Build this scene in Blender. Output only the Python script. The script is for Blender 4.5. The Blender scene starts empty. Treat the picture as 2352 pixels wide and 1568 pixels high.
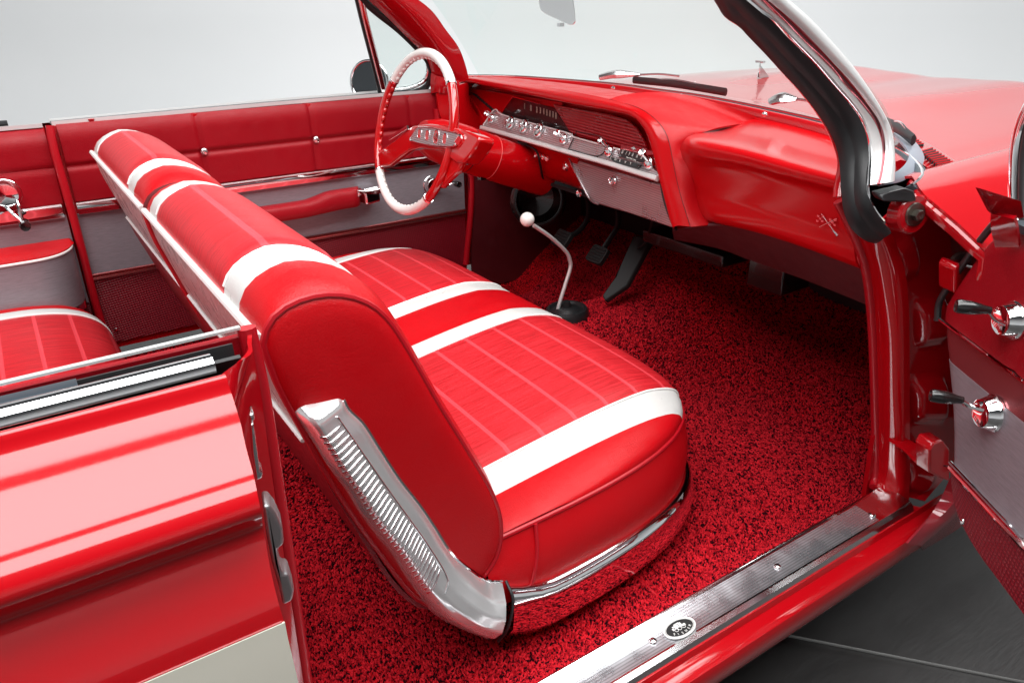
import bpy, math, random
import numpy as np
from mathutils import Vector, Matrix
random.seed(7)
sc = bpy.context.scene
D = bpy.data

# ------------------------------------------------------------------ camera, world, lights, exposure
FW = np.array([0.50130226, 0.75937326, -0.41478705])
RT = np.array([0.83160654, -0.555247, -0.01146005])
UP = np.array([0.23901172, 0.33919468, 0.90984634])
CP = np.array([-0.15262486, -1.46218862, 1.23819873])
FL = 1744.082
cd = D.cameras.new('camera'); cam = D.objects.new('camera', cd); sc.collection.objects.link(cam)
cd.sensor_width = 36; cd.lens = FL / 2352 * 36; cd.clip_start = 0.02; cd.clip_end = 200
cam.matrix_world = Matrix(((RT[0], UP[0], -FW[0], CP[0]), (RT[1], UP[1], -FW[1], CP[1]), (RT[2], UP[2], -FW[2], CP[2]), (0, 0, 0, 1)))
sc.camera = cam
w = D.worlds.new('World'); sc.world = w; w.use_nodes = True
bg = w.node_tree.nodes['Background']; bg.inputs[0].default_value = (0.93, 0.96, 1, 1); bg.inputs[1].default_value = 0.05

def area(name, loc, target, sx, sy, power, col=(1, 1, 1)):
    l = D.lights.new(name, 'AREA'); l.shape = 'RECTANGLE'; l.size = sx; l.size_y = sy; l.energy = power; l.color = col
    o = D.objects.new(name, l); sc.collection.objects.link(o); o.location = loc
    o.rotation_euler = (Vector(target) - Vector(loc)).to_track_quat('-Z', 'Y').to_euler()
    return o
for k_ in range(3):
    area('overhead_softbox', (0.6, -2.35 + 1.15 * k_, 3.7), (0.6, -2.2 + 1.1 * k_, 0), 6.4, .86, 118)
area('wall_wash', (-2.6, 3.0, 4.0), (-3.0, 6.2, 2.3), 4.0, 1.0, 45)  # unseen lamp added to lift the left side of the backdrop
area('wall_wash', (3.0, 2.8, 4.0), (5.4, 5.8, 2.9), 5.5, 1.0, 170)  # unseen lamp added to brighten the upper backdrop mirrored in the hood
sc.view_settings.view_transform = 'Standard'; sc.view_settings.look = 'None'
sc.view_settings.exposure = 0.30; sc.view_settings.gamma = 1
sc.view_settings.use_curve_mapping = False
sc.cycles.use_denoising = True
sc.cycles.max_bounces = 10; sc.cycles.transparent_max_bounces = 12
sc.cycles.sample_clamp_indirect = 6

# ------------------------------------------------------------------ measuring helpers: the calibrated camera used as a ruler on real planes
def ray(x, y): return FW + RT * (x - 1176) / FL - UP * (y - 784) / FL
def at_p(px, py, n, d):
    r = ray(px, py); n = np.array(n, float); return CP + r * ((d - CP @ n) / (r @ n))
def at_x(px, py, v): return at_p(px, py, (1, 0, 0), v)
def at_y(px, py, v): return at_p(px, py, (0, 1, 0), v)
def at_z(px, py, v): return at_p(px, py, (0, 0, 1), v)
def dsh(px, py, c, kz=0.0):            # dash planes: x = c + .135 y + kz (z - .9)
    return at_p(px, py, (1, -0.135, -kz), c - kz * 0.9)

# ------------------------------------------------------------------ materials
def mat(name):
    m = D.materials.new(name); m.use_nodes = True; nt = m.node_tree
    return m, nt, nt.nodes['Principled BSDF']
def setp(b, **k):
    for a, v in k.items():
        i = b.inputs[a.replace('_', ' ')]
        i.default_value = v
def c4(c): return tuple(c) if len(c) == 4 else (*c, 1)
def rgb(h):
    h = h.lstrip('#'); o = []
    for i in (0, 2, 4):
        c = int(h[i:i + 2], 16) / 255; o.append(c / 12.92 if c < .04045 else ((c + .055) / 1.055) ** 2.4)
    return (*o, 1)
def N(nt, t, **k):
    n = nt.nodes.new(t)
    for a, v in k.items(): setattr(n, a, v)
    return n
def coord(nt, kind='Object', scale=(1, 1, 1), rot=(0, 0, 0)):
    tc = N(nt, 'ShaderNodeTexCoord'); mp = N(nt, 'ShaderNodeMapping'); mp.inputs['Scale'].default_value = scale
    mp.inputs['Rotation'].default_value = rot
    nt.links.new(tc.outputs[kind], mp.inputs[0]); return mp.outputs[0]
def noise(nt, vec, scale, detail=3, rough=.5, dist=0):
    n = N(nt, 'ShaderNodeTexNoise'); n.inputs['Scale'].default_value = scale; n.inputs['Detail'].default_value = detail
    n.inputs['Roughness'].default_value = rough; n.inputs['Distortion'].default_value = dist
    nt.links.new(vec, n.inputs['Vector']); return n.outputs['Fac']
def ramp(nt, fac, stops):
    r = N(nt, 'ShaderNodeValToRGB'); e = r.color_ramp.elements
    while len(e) < len(stops): e.new(.5)
    for el, (p, c) in zip(e, stops): el.position = p; el.color = c if len(c) == 4 else (*c, 1)
    nt.links.new(fac, r.inputs[0]); return r.outputs[0]
def mixc(nt, f, a, b, mode='MIX'):
    m = N(nt, 'ShaderNodeMix', data_type='RGBA', blend_type=mode)
    for s, v in ((m.inputs[0], f), (m.inputs[6], a), (m.inputs[7], b)):
        if hasattr(v, 'links'): nt.links.new(v, s)
        else: s.default_value = c4(v) if isinstance(v, tuple) else v
    return m.outputs[2]
def math_(nt, op, a, b=0.0, c=0.0):
    m = N(nt, 'ShaderNodeMath', operation=op)
    for s, v in zip(m.inputs, (a, b, c)):
        if hasattr(v, 'links'): nt.links.new(v, s)
        else: s.default_value = v
    return m.outputs[0]
def bump(nt, b, h, strength, dist=.001, prev=None):
    n = N(nt, 'ShaderNodeBump'); n.inputs['Strength'].default_value = strength; n.inputs['Distance'].default_value = dist
    nt.links.new(h, n.inputs['Height'])
    if prev: nt.links.new(prev, n.inputs['Normal'])
    nt.links.new(n.outputs[0], b.inputs['Normal']); return n.outputs[0]
RED = (0.43, 0.002, 0.006, 1)
def m_plain(name, col, rough, metal=0, coat=0, **k):
    m, nt, b = mat(name); setp(b, Base_Color=c4(col), Roughness=rough, Metallic=metal)
    b.inputs['Coat Weight'].default_value = coat; b.inputs['Coat Roughness'].default_value = .03
    for a, v in k.items(): b.inputs[a.replace('_', ' ')].default_value = v
    return m
def m_paint(name, col=RED, peel=.06):
    m, nt, b = mat(name); setp(b, Base_Color=col, Roughness=.32); b.inputs['Coat Weight'].default_value = 1
    b.inputs['Coat Roughness'].default_value = .02; b.inputs['Coat IOR'].default_value = 1.6; b.inputs['Specular IOR Level'].default_value = .05
    bump(nt, b, noise(nt, coord(nt), 9, 2), peel, .004)
    f = noise(nt, coord(nt), 420, 2); nt.links.new(ramp(nt, f, [(.3, (.06,) * 3), (.75, (.10,) * 3)]), b.inputs['Coat Roughness'])
    return m
def m_vinyl(name, col, rough=.36, grain=.35, spec=.5):
    m, nt, b = mat(name); v = coord(nt)
    setp(b, Roughness=rough); b.inputs['Specular IOR Level'].default_value = spec
    big = noise(nt, v, 6, 3)
    c2 = tuple(x * .82 for x in col[:3]) + (1,)
    nt.links.new(mixc(nt, big, c4(col), c2), b.inputs['Base Color'])
    vo = N(nt, 'ShaderNodeTexVoronoi', feature='DISTANCE_TO_EDGE'); vo.inputs['Scale'].default_value = 260
    dv = N(nt, 'ShaderNodeVectorMath', operation='ADD'); nn = N(nt, 'ShaderNodeTexNoise'); nn.inputs['Scale'].default_value = 60
    nt.links.new(v, nn.inputs['Vector']); nt.links.new(v, dv.inputs[0])
    sc_ = N(nt, 'ShaderNodeVectorMath', operation='SCALE'); sc_.inputs['Scale'].default_value = .012
    nt.links.new(nn.outputs['Color'], sc_.inputs[0]); nt.links.new(sc_.outputs[0], dv.inputs[1]); nt.links.new(dv.outputs[0], vo.inputs['Vector'])
    h = ramp(nt, vo.outputs['Distance'], [(0, (0, 0, 0)), (.12, (1, 1, 1))])
    n1 = bump(nt, b, h, grain, .0007)
    wr = noise(nt, v, 14, 6, .62, 1.2)
    bump(nt, b, wr, .16, .006, n1)
    nt.links.new(ramp(nt, noise(nt, v, 30, 4), [(.3, (rough - .06,) * 3), (.7, (rough + .08,) * 3)]), b.inputs['Roughness'])
    return m
def m_insert(name):                     # woven seat insert: UV.x runs across the car, UV.y along the pad in metres
    m, nt, b = mat(name); uv = coord(nt, 'UV')
    sep = N(nt, 'ShaderNodeSeparateXYZ'); nt.links.new(uv, sep.inputs[0])
    base = (.56, .014, .022, 1)
    st = noise(nt, coord(nt, 'UV', (70, 3.0, 1)), 3, 4, .65, .5)
    c = mixc(nt, ramp(nt, st, [(.40, (0, 0, 0)), (.60, (1, 1, 1))]), base, (.36, .003, .007, 1))
    wv = noise(nt, coord(nt, 'UV', (900, 240, 1)), 2, 2)
    c = mixc(nt, ramp(nt, wv, [(.45, (0, 0, 0)), (.62, (.35,) * 3)]), c, (.74, .04, .05, 1))
    fr = math_(nt, 'FRACT', math_(nt, 'MULTIPLY', sep.outputs[1], 1 / .072))
    ln = math_(nt, 'LESS_THAN', math_(nt, 'ABSOLUTE', math_(nt, 'SUBTRACT', fr, .5)), .055)
    c = mixc(nt, ln, c, (.70, .05, .065, 1)); nt.links.new(c, b.inputs['Base Color'])
    setp(b, Roughness=.42); b.inputs['Specular IOR Level'].default_value = .4
    h = math_(nt, 'COSINE', math_(nt, 'MULTIPLY', math_(nt, 'SUBTRACT', fr, .5), 6.283))
    n1 = bump(nt, b, math_(nt, 'POWER', math_(nt, 'ABSOLUTE', math_(nt, 'SUBTRACT', fr, .5)), .35), .5, .003)
    bump(nt, b, wv, .15, .0006, n1)
    return m
def m_weave(name, col, sx=160, rough=.4, st=.8):
    col = c4(col)     # embossed basket-weave vinyl
    m, nt, b = mat(name); v = coord(nt, 'Object'); setp(b, Roughness=rough, Base_Color=col)
    ck = N(nt, 'ShaderNodeTexVoronoi', feature='F1', distance='CHEBYCHEV'); ck.inputs['Scale'].default_value = sx; ck.inputs['Randomness'].default_value = 0
    mp = coord(nt, 'UV', (1, 1, 1), (0, 0, .12)); nt.links.new(mp, ck.inputs['Vector'])
    h = ramp(nt, ck.outputs['Distance'], [(.25, (1, 1, 1)), (.5, (0, 0, 0))])
    bump(nt, b, h, st, .0012)
    nt.links.new(mixc(nt, h, tuple(x * .55 for x in col[:3]) + (1,), col), b.inputs['Base Color'])
    return m
def m_cloth(name, col):                  # pearly grey vinyl with a fine woven face
    m, nt, b = mat(name); setp(b, Roughness=.38, Metallic=.25)
    f = noise(nt, coord(nt, 'Object', (1, 1, 14)), 40, 4, .7)
    nt.links.new(mixc(nt, ramp(nt, f, [(.35, (0, 0, 0)), (.7, (1, 1, 1))]), col, tuple(x * .72 for x in col[:3]) + (1,)), b.inputs['Base Color'])
    bump(nt, b, noise(nt, coord(nt, 'Object', (1, 1, 3)), 700, 2), .25, .0005)
    return m
def m_ribbed(name, col, axis, pitch, rough=.2, depth=.5, metal=1, dirv=None):
    m, nt, b = mat(name); setp(b, Roughness=rough, Metallic=metal, Base_Color=c4(col))
    uv = coord(nt, 'UV'); sep = N(nt, 'ShaderNodeSeparateXYZ'); nt.links.new(uv, sep.inputs[0])
    s = math_(nt, 'SINE', math_(nt, 'MULTIPLY', sep.outputs[axis], 6.2832 / pitch))
    bump(nt, b, s, depth, pitch * .35)
    r = ramp(nt, math_(nt, 'ADD', math_(nt, 'MULTIPLY', s, .5), .5), [(.0, tuple(x * .6 for x in col[:3])), (.55, col[:3])])  # groove shade painted in: base colour darkens between the ribs
    nt.links.new(r, b.inputs['Base Color'])
    f = noise(nt, coord(nt), 25, 4); nt.links.new(ramp(nt, f, [(.3, (rough * .7,) * 3), (.75, (rough * 1.5,) * 3)]), b.inputs['Roughness'])
    return m
def m_carpet(name):
    m, nt, b = mat(name); v = coord(nt)
    dv = N(nt, 'ShaderNodeTexNoise'); dv.inputs['Scale'].default_value = 200; nt.links.new(v, dv.inputs['Vector'])
    s = N(nt, 'ShaderNodeVectorMath', operation='SCALE'); s.inputs['Scale'].default_value = .006; nt.links.new(dv.outputs['Color'], s.inputs[0])
    a = N(nt, 'ShaderNodeVectorMath', operation='ADD'); nt.links.new(v, a.inputs[0]); nt.links.new(s.outputs[0], a.inputs[1])
    n1 = N(nt, 'ShaderNodeTexNoise'); n1.inputs['Scale'].default_value = 210; n1.inputs['Detail'].default_value = 1; n1.inputs['Roughness'].default_value = .6
    nt.links.new(a.outputs[0], n1.inputs['Vector'])
    vo = N(nt, 'ShaderNodeTexVoronoi', feature='SMOOTH_F1'); vo.inputs['Scale'].default_value = 330; nt.links.new(a.outputs[0], vo.inputs['Vector'])
    blk = ramp(nt, n1.outputs['Fac'], [(.42, (0, 0, 0)), (.47, (1, 1, 1))])
    shade = ramp(nt, vo.outputs['Distance'], [(0, (.95, .016, .026)), (.45, (.62, .006, .012)), (.8, (.06, .001, .002))])
    c = mixc(nt, blk, (.008, .003, .004, 1), shade)
    nt.links.new(c, b.inputs['Base Color']); setp(b, Roughness=.85); b.inputs['Specular IOR Level'].default_value = .03
    h = math_(nt, 'ADD', math_(nt, 'MULTIPLY', vo.outputs['Distance'], -1.0), math_(nt, 'MULTIPLY', blk, .8))
    bump(nt, b, h, 1.0, .004)
    return m
def m_glass(name, tint=(.90, .965, .945), refl=.10, rough=0.0):
    m = D.materials.new(name); m.use_nodes = True; nt = m.node_tree; nt.nodes.remove(nt.nodes['Principled BSDF'])
    t = N(nt, 'ShaderNodeBsdfTransparent'); t.inputs[0].default_value = (*tint, 1)
    g = N(nt, 'ShaderNodeBsdfGlossy'); g.inputs['Roughness'].default_value = rough; g.inputs[0].default_value = (.9, .95, .93, 1)
    f = N(nt, 'ShaderNodeLayerWeight'); f.inputs[0].default_value = .5
    mx = N(nt, 'ShaderNodeMixShader'); nt.links.new(math_(nt, 'ADD', math_(nt, 'MULTIPLY', math_(nt, 'POWER', f.outputs['Facing'], 5.0), .12), refl * .4), mx.inputs[0]); nt.links.new(t.outputs[0], mx.inputs[1]); nt.links.new(g.outputs[0], mx.inputs[2])
    nt.links.new(mx.outputs[0], nt.nodes['Material Output'].inputs[0]); return m

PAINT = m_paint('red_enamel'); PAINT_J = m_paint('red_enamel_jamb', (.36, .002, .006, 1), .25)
PAINT_IN = m_paint('red_satin_enamel', (.46, .0015, .004, 1), .04)
PAINT_IN.node_tree.nodes['Principled BSDF'].inputs['Coat Weight'].default_value = .5
for l_ in list(PAINT_IN.node_tree.links):
    if l_.to_socket.name == 'Coat Roughness': PAINT_IN.node_tree.links.remove(l_)
PAINT_IN.node_tree.nodes['Principled BSDF'].inputs['Coat Roughness'].default_value = .16
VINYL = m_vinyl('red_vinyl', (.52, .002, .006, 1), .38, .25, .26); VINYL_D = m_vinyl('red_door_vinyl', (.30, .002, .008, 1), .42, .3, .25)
WHITE = m_vinyl('white_vinyl', (.66, .65, .63, 1), .33, .12); PIPE_W = m_plain('white_piping', (.78, .77, .75), .35)
SHELL = m_vinyl('pearl_white_shell', (.52, .48, .47, 1), .28, .1, .6)
PIPE_R = m_plain('red_piping', (.40, .003, .010), .34)
INSERT = m_insert('red_seat_insert')
WEAVE = m_weave('maroon_weave_vinyl', (.24, .004, .014, 1), 150)
GREY = m_cloth('grey_pearl_vinyl', (.29, .26, .285, 1))
CHROME = m_plain('chrome', (.92, .92, .93), .05, 1); STEEL = m_plain('stainless', (.86, .86, .87), .14, 1)
SATIN = m_plain('satin_stainless', (.86, .86, .85), .32, .55)
CHROME_B = m_plain('satin_chrome', (.78, .77, .78), .22, 1)
ZINC = m_plain('cast_zinc', (.45, .46, .47), .42, 1)
RUBBER = m_plain('black_rubber', (.012, .012, .013), .42); BLACK = m_plain('black_plastic', (.008, .008, .008), .25, 0, .5)
DARK = m_plain('dark_underside', (.008, .006, .007), .7); GASKET = m_plain('glass_gasket', (.03, .04, .05), .35)
KICK = m_vinyl('maroon_kick_vinyl', (.10, .006, .010, 1), .5, .2)
IVORY = m_plain('ivory_plastic', (.82, .80, .76), .16, 0, .8); REDPL = m_plain('red_wheel_plastic', (.46, .002, .003), .14, 0, 1)
RIB_CL = m_ribbed('ribbed_trim_metal', (.62, .57, .58), 1, .0050, .32, .3, .8)
RIB_GB = m_ribbed('ribbed_glovebox_metal', (.62, .58, .59), 1, .0055, .34, .2, .8)
RIB_RD = m_ribbed('ribbed_red_panel', (.40, .006, .012), 1, .0072, .30, .3, .15)
RIB_SP = m_ribbed("ribbed_sill_metal", (.70, .69, .73), 1, .0048, .27, .0, .85)  # no relief here, ribs come only from the painted groove shade
CARPET = m_carpet('red_black_loop_carpet')
GLASS = m_glass('windshield_glass'); LENS = m_glass('clear_lens', (.95, .95, .95))
DIAL = m_plain('gauge_face', (.015, .006, .007), .3); NUM = m_plain('gauge_numerals', (.62, .62, .50), .5)
MIRROR = m_plain('mirror_glass', (.9, .9, .9), .01, 1)
WHITEP = m_paint('white_enamel', (.66, .64, .55, 1), .03)

# ------------------------------------------------------------------ mesh helpers
def V(*a): return np.array(a, float)
def cr(pts, n, closed=False):
    """Catmull-Rom resample of a polyline to about n points, even in index"""
    P = np.array(pts, float); m = len(P)
    if m == 2: return P[0] + (P[1] - P[0]) * np.linspace(0, 1, n)[:, None]
    if closed: Q = np.vstack([P[-1], P, P[0], P[1]]); seg = m
    else: Q = np.vstack([2 * P[0] - P[1], P, 2 * P[-1] - P[-2]]); seg = m - 1
    L = np.linalg.norm(np.diff(Q[1:1 + seg + 1], axis=0), axis=1); cum = np.r_[0, np.cumsum(L)]
    ts = np.linspace(0, cum[-1], n, endpoint=not closed); out = []
    for t in ts:
        i = min(int(np.searchsorted(cum, t, 'right')) - 1, seg - 1); i = max(i, 0)
        u = (t - cum[i]) / max(L[i], 1e-9)
        a, b, c, d = Q[i], Q[i + 1], Q[i + 2], Q[i + 3]
        out.append(.5 * ((2 * b) + (-a + c) * u + (2 * a - 5 * b + 4 * c - d) * u * u + (-a + 3 * b - 3 * c + d) * u ** 3))
    return np.array(out)
class MB:
    def __init__(s): s.v = []; s.f = []; s.mi = []; s.uv = []; s.n = 0
    def add(s, verts, faces, mi=0, uvs=None):
        o = s.n; verts = np.asarray(verts, float); s.v.append(verts); s.n += len(verts)
        for k, f in enumerate(faces):
            s.f.append([i + o for i in f]); s.mi.append(mi[k] if isinstance(mi, (list, np.ndarray)) else mi)
            if uvs is None: s.uv += [(0, 0)] * len(f)
            else: s.uv += [tuple(uvs[i]) for i in f]
        return s
    def grid(s, G, mi=0, cu=False, cv=False, flip=False, uv=None):
        G = np.asarray(G, float); a, b = G.shape[:2]
        du = np.r_[0, np.cumsum(np.linalg.norm(np.diff(G, axis=0), axis=2).max(1))]
        dv = np.r_[0, np.cumsum(np.linalg.norm(np.diff(G, axis=1), axis=2).max(0))]
        if uv is None: uv = np.stack(np.meshgrid(du, dv, indexing='ij'), -1)
        f = []; m = []
        for i in range(a if cu else a - 1):
            for j in range(b if cv else b - 1):
                q = [i * b + j, ((i + 1) % a) * b + j, ((i + 1) % a) * b + (j + 1) % b, i * b + (j + 1) % b]
                f.append(q[::-1] if flip else q); m.append(mi(i, j) if callable(mi) else mi)
        s.add(G.reshape(-1, 3), f, m, np.asarray(uv).reshape(-1, 2)); return s
    def surf(s, rows, nu=24, nv=24, mi=0, thick=0, flip=False):
        """a sheet lofted through curves; thick gives it real depth behind"""
        R = [cr(r, nv) for r in rows]; G = np.array([cr([r[j] for r in R], nu) for j in range(nv)]).transpose(1, 0, 2)
        s.slab(G, thick, mi, flip); return s
    def slab(s, G, thick, mi=0, flip=False):
        if not thick: s.grid(G, mi, flip=flip); return s
        du = np.gradient(G, axis=0); dv = np.gradient(G, axis=1); n = np.cross(du, dv); n /= np.linalg.norm(n, axis=2)[..., None] + 1e-12
        if flip: n = -n
        B = G - n * thick
        s.grid(G, mi, flip=flip); s.grid(B, mi, flip=not flip)
        for (e1, e2, fl) in ((G[0], B[0], 1), (G[-1], B[-1], 0), (G[:, 0], B[:, 0], 0), (G[:, -1], B[:, -1], 1)):
            s.grid(np.array([e1, e2]), mi, flip=bool(fl) ^ flip)
        return s
    def tube(s, path, r, n=10, mi=0, closed=False, samples=None, cap=True, sq=1.0, up=None):
        P = cr(path, samples, closed) if samples else np.array(path, float); m = len(P)
        T = np.roll(P, -1, 0) - np.roll(P, 1, 0) if closed else np.gradient(P, axis=0)
        T /= np.linalg.norm(T, axis=1)[:, None] + 1e-12
        r = np.full(m, r, float) if np.isscalar(r) else np.interp(np.linspace(0, 1, m), np.linspace(0, 1, len(r)), r)
        a = np.array(up, float) if up is not None else (V(0, 0, 1) if abs(T[0][2]) < .9 else V(1, 0, 0)); G = []
        for i in range(m):
            a = (np.array(up, float) if up is not None else a); a = a - T[i] * (a @ T[i]); a /= np.linalg.norm(a); b = np.cross(T[i], a)
            th = np.arange(n) * 2 * math.pi / n
            G.append(P[i] + r[i] * (np.cos(th)[:, None] * a + sq * np.sin(th)[:, None] * b))
        G = np.array(G); s.grid(G, mi, cu=closed, cv=True)
        if cap and not closed:
            o = s.n; s.add(G[0], [list(range(n))], mi); s.add(G[-1], [list(range(n))[::-1]], mi)
        return s
    def sweep(s, path, prof, up, n=None, mi=0, closed_prof=True, cap=True, scale=None, flip=False):
        """profile (a along up, b along side) carried along a path"""
        P = cr(path, n) if n else np.array(path, float); T = np.gradient(P, axis=0); T /= np.linalg.norm(T, axis=1)[:, None]
        pr = np.array(prof, float); G = []
        for i in range(len(P)):
            u = np.array(up[i] if isinstance(up, list) and len(up) == len(P) else up, float); u = u - T[i] * (u @ T[i]); u /= np.linalg.norm(u); b = np.cross(T[i], u)
            k = 1 if scale is None else np.interp(i / (len(P) - 1), np.linspace(0, 1, len(scale)), scale)
            G.append(P[i] + k * (pr[:, :1] * u + pr[:, 1:2] * b))
        G = np.array(G); s.grid(G, mi, cv=closed_prof, flip=flip)
        if cap and closed_prof:
            k = len(pr); s.add(G[0], [list(range(k))], mi); s.add(G[-1], [list(range(k))[::-1]], mi)
        return s
    def lathe(s, prof, o, ax, n=28, mi=0):
        ax = np.array(ax, float); ax /= np.linalg.norm(ax); a = np.cross(ax, V(0, 0, 1) if abs(ax[2]) < .9 else V(1, 0, 0)); a /= np.linalg.norm(a); b = np.cross(ax, a)
        th = np.arange(n) * 2 * math.pi / n
        G = np.array([np.array(o) + ax * h + r * (np.cos(th)[:, None] * a + np.sin(th)[:, None] * b) for r, h in prof])
        s.grid(G, mi, cv=True, flip=True); return s
    def prism(s, poly, vec, mi=0):
        P = np.array(poly, float); Q = P + np.array(vec, float); n = len(P)
        s.add(np.vstack([P, Q]), [list(range(n))[::-1], list(range(n, 2 * n))] + [[i, (i + 1) % n, n + (i + 1) % n, n + i] for i in range(n)], mi)
        return s
    def box(s, c, size, rot=None, mi=0):
        h = np.array(size) / 2; v = np.array([[x, y, z] for x in (-1, 1) for y in (-1, 1) for z in (-1, 1)]) * h
        if rot is not None: v = v @ np.array(rot).T
        s.add(v + np.array(c), [[0, 1, 3, 2], [4, 6, 7, 5], [0, 4, 5, 1], [2, 3, 7, 6], [0, 2, 6, 4], [1, 5, 7, 3]], mi); return s
    def text(s, txt, o, right, up, size, depth=.0004, mi=0, sx=1.0, align='CENTER'):
        cu = D.curves.new('t', 'FONT'); cu.body = txt; cu.size = size; cu.extrude = depth; cu.align_x = align; cu.align_y = 'CENTER'
        ob = D.objects.new('t', cu); sc.collection.objects.link(ob)
        me = D.meshes.new_from_object(ob.evaluated_get(bpy.context.evaluated_depsgraph_get()))
        r = np.array(right, float); r /= np.linalg.norm(r); u = np.array(up, float); u = u - r * (u @ r); u /= np.linalg.norm(u); nn = np.cross(r, u)
        v = np.array([x.co[:] for x in me.vertices]).reshape(-1, 3)
        s.add(np.array(o) + v[:, :1] * sx * r + v[:, 1:2] * u + v[:, 2:] * nn, [list(p.vertices) for p in me.polygons], mi)
        D.objects.remove(ob); D.meshes.remove(me); D.curves.remove(cu); return s
    def build(s, name, mats, parent=None, bevel=0, seg=2, sharp=38, label=None, subsurf=0, smooth=True, recalc=True):
        me = D.meshes.new(name); me.from_pydata(np.vstack(s.v).tolist(), [], s.f)
        uv = me.uv_layers.new(name='UVMap'); uv.data.foreach_set('uv', np.array(s.uv, dtype=np.float32).ravel())
        for m in (mats if isinstance(mats, (list, tuple)) else [mats]): me.materials.append(m)
        me.polygons.foreach_set('material_index', s.mi)
        me.validate()
        if smooth:
            me.shade_smooth(); me.set_sharp_from_angle(angle=math.radians(sharp))
        o = D.objects.new(name, me); sc.collection.objects.link(o)
        if recalc:
            import bmesh
            b = bmesh.new(); b.from_mesh(me); bmesh.ops.remove_doubles(b, verts=b.verts, dist=1e-5); bmesh.ops.recalc_face_normals(b, faces=b.faces); b.to_mesh(me); b.free()
            if smooth: me.set_sharp_from_angle(angle=math.radians(sharp))
        if bevel:
            md = o.modifiers.new('b', 'BEVEL'); md.width = bevel; md.segments = seg; md.limit_method = 'ANGLE'; md.angle_limit = math.radians(40); md.harden_normals = False
        if subsurf:
            md = o.modifiers.new('s', 'SUBSURF'); md.levels = subsurf; md.render_levels = subsurf
        if parent is not None:
            o.parent = parent
            if parent.type == 'EMPTY': o.matrix_parent_inverse = Matrix.Translation(-Vector(parent.location))
        if label: o['label'] = label
        return o
def thing(name, label, cat, loc=(0, 0, 0), group=None):
    o = D.objects.new(name, None); sc.collection.objects.link(o); o.location = loc; o.empty_display_size = .1
    o['label'] = label; o['category'] = cat
    if group: o['group'] = group
    return o
def rrect(w_, h_, r, n=4):
    o = []
    for cx, cy, a0 in ((w_ / 2 - r, h_ / 2 - r, 0), (-w_ / 2 + r, h_ / 2 - r, 90), (-w_ / 2 + r, -h_ / 2 + r, 180), (w_ / 2 - r, -h_ / 2 + r, 270)):
        for k in range(n + 1):
            a = math.radians(a0 + 90 * k / n); o.append((cx + r * math.cos(a), cy + r * math.sin(a)))
    return o

# ------------------------------------------------------------------ the setting: studio floor and curved backdrop
FLM, nt, b = mat('studio_floor'); setp(b, Roughness=.38)
f = noise(nt, coord(nt, 'Object', (1, 1, 1)), 2.2, 5, .6); nt.links.new(ramp(nt, f, [(.3, (.026, .025, .025)), (.75, (.042, .041, .040))]), b.inputs['Base Color'])
g = noise(nt, coord(nt, 'Object', (3, 60, 1), (0, 0, .5)), 6, 4); nt.links.new(ramp(nt, g, [(.35, (.30,) * 3), (.75, (.52,) * 3)]), b.inputs['Roughness'])
fl = MB().grid([[V(x, y, 0) for y in np.linspace(-12, 12, 9)] for x in np.linspace(-12, 12, 9)]).build('floor', FLM); fl['kind'] = 'structure'
a_, b_ = at_z(1755, 1448, .004), at_z(2352, 1566, .004); dd = b_ - a_
sm = MB().tube([a_ - dd * 3, a_ + dd * 6], .004, 6, sq=.3).build('floor_seam', m_plain('floor_seam_metal', (.30, .30, .29), .5, .3), fl); sm['kind'] = 'structure'
WALLM, nt, b = mat('backdrop_paint'); setp(b, Roughness=.85)
f = noise(nt, coord(nt), .35, 3); nt.links.new(ramp(nt, f, [(.3, (.74, .76, .765)), (.7, (.80, .81, .815))]), b.inputs['Base Color'])
prof = [(6.2, 0.004)] + [(6.2 + 1.0 * math.sin(t), 1.0 - 1.0 * math.cos(t)) for t in np.linspace(.1, math.pi / 2, 8)] + [(7.2, 2.5), (7.2, 4.4)]
G = [[V(.8 + r * math.cos(t), -.3 + r * math.sin(t), z) for (r, z) in prof] for t in np.linspace(0, 2 * math.pi, 97)]
wl = MB().grid(G).build('backdrop_wall', WALLM); wl['kind'] = 'structure'

# ================================================================== THE CAR
car = thing('convertible_car', 'red two-door convertible with its roof down, chrome trimmed cabin and wide open passenger door', 'car', (1.0, 0, 0))

# ---------------------------------------------------- floor pan carpet
def smooth(a, b, x): t = min(max((x - a) / (b - a), 0), 1); return t * t * (3 - 2 * t)
def floor_z(x, y):
    z = .272
    amp = .10 + .06 * smooth(.6, 1.1, x) + .05 * smooth(1.2, 1.6, x); wd = .17 + .05 * smooth(.9, 1.5, x)
    z += amp * math.exp(-((y - .03) / wd) ** 4 * .7)
    z += max(0, x - 1.28) * .62 * smooth(1.25, 1.4, x)
    z += .06 * smooth(.74, .83, abs(y))
    z += .03 * math.sin(x * 9 + y * 7) * .12 + .004 * math.sin(x * 31) * math.sin(y * 27)
    return z
def floor_G(x0, x1, y0, y1, nx, ny): return [[V(x, y, floor_z(x, y)) for y in np.linspace(y0, y1, ny)] for x in np.linspace(x0, x1, nx)]
carpet = thing('floor_carpet', 'red and black flecked loop pile carpet covering the cabin floor', 'carpet', (.6, 0, .27))
MB().grid(floor_G(-1.0, 1.75, -.832, .80, 120, 80)).build('carpet_backing', CARPET, carpet)
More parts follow.
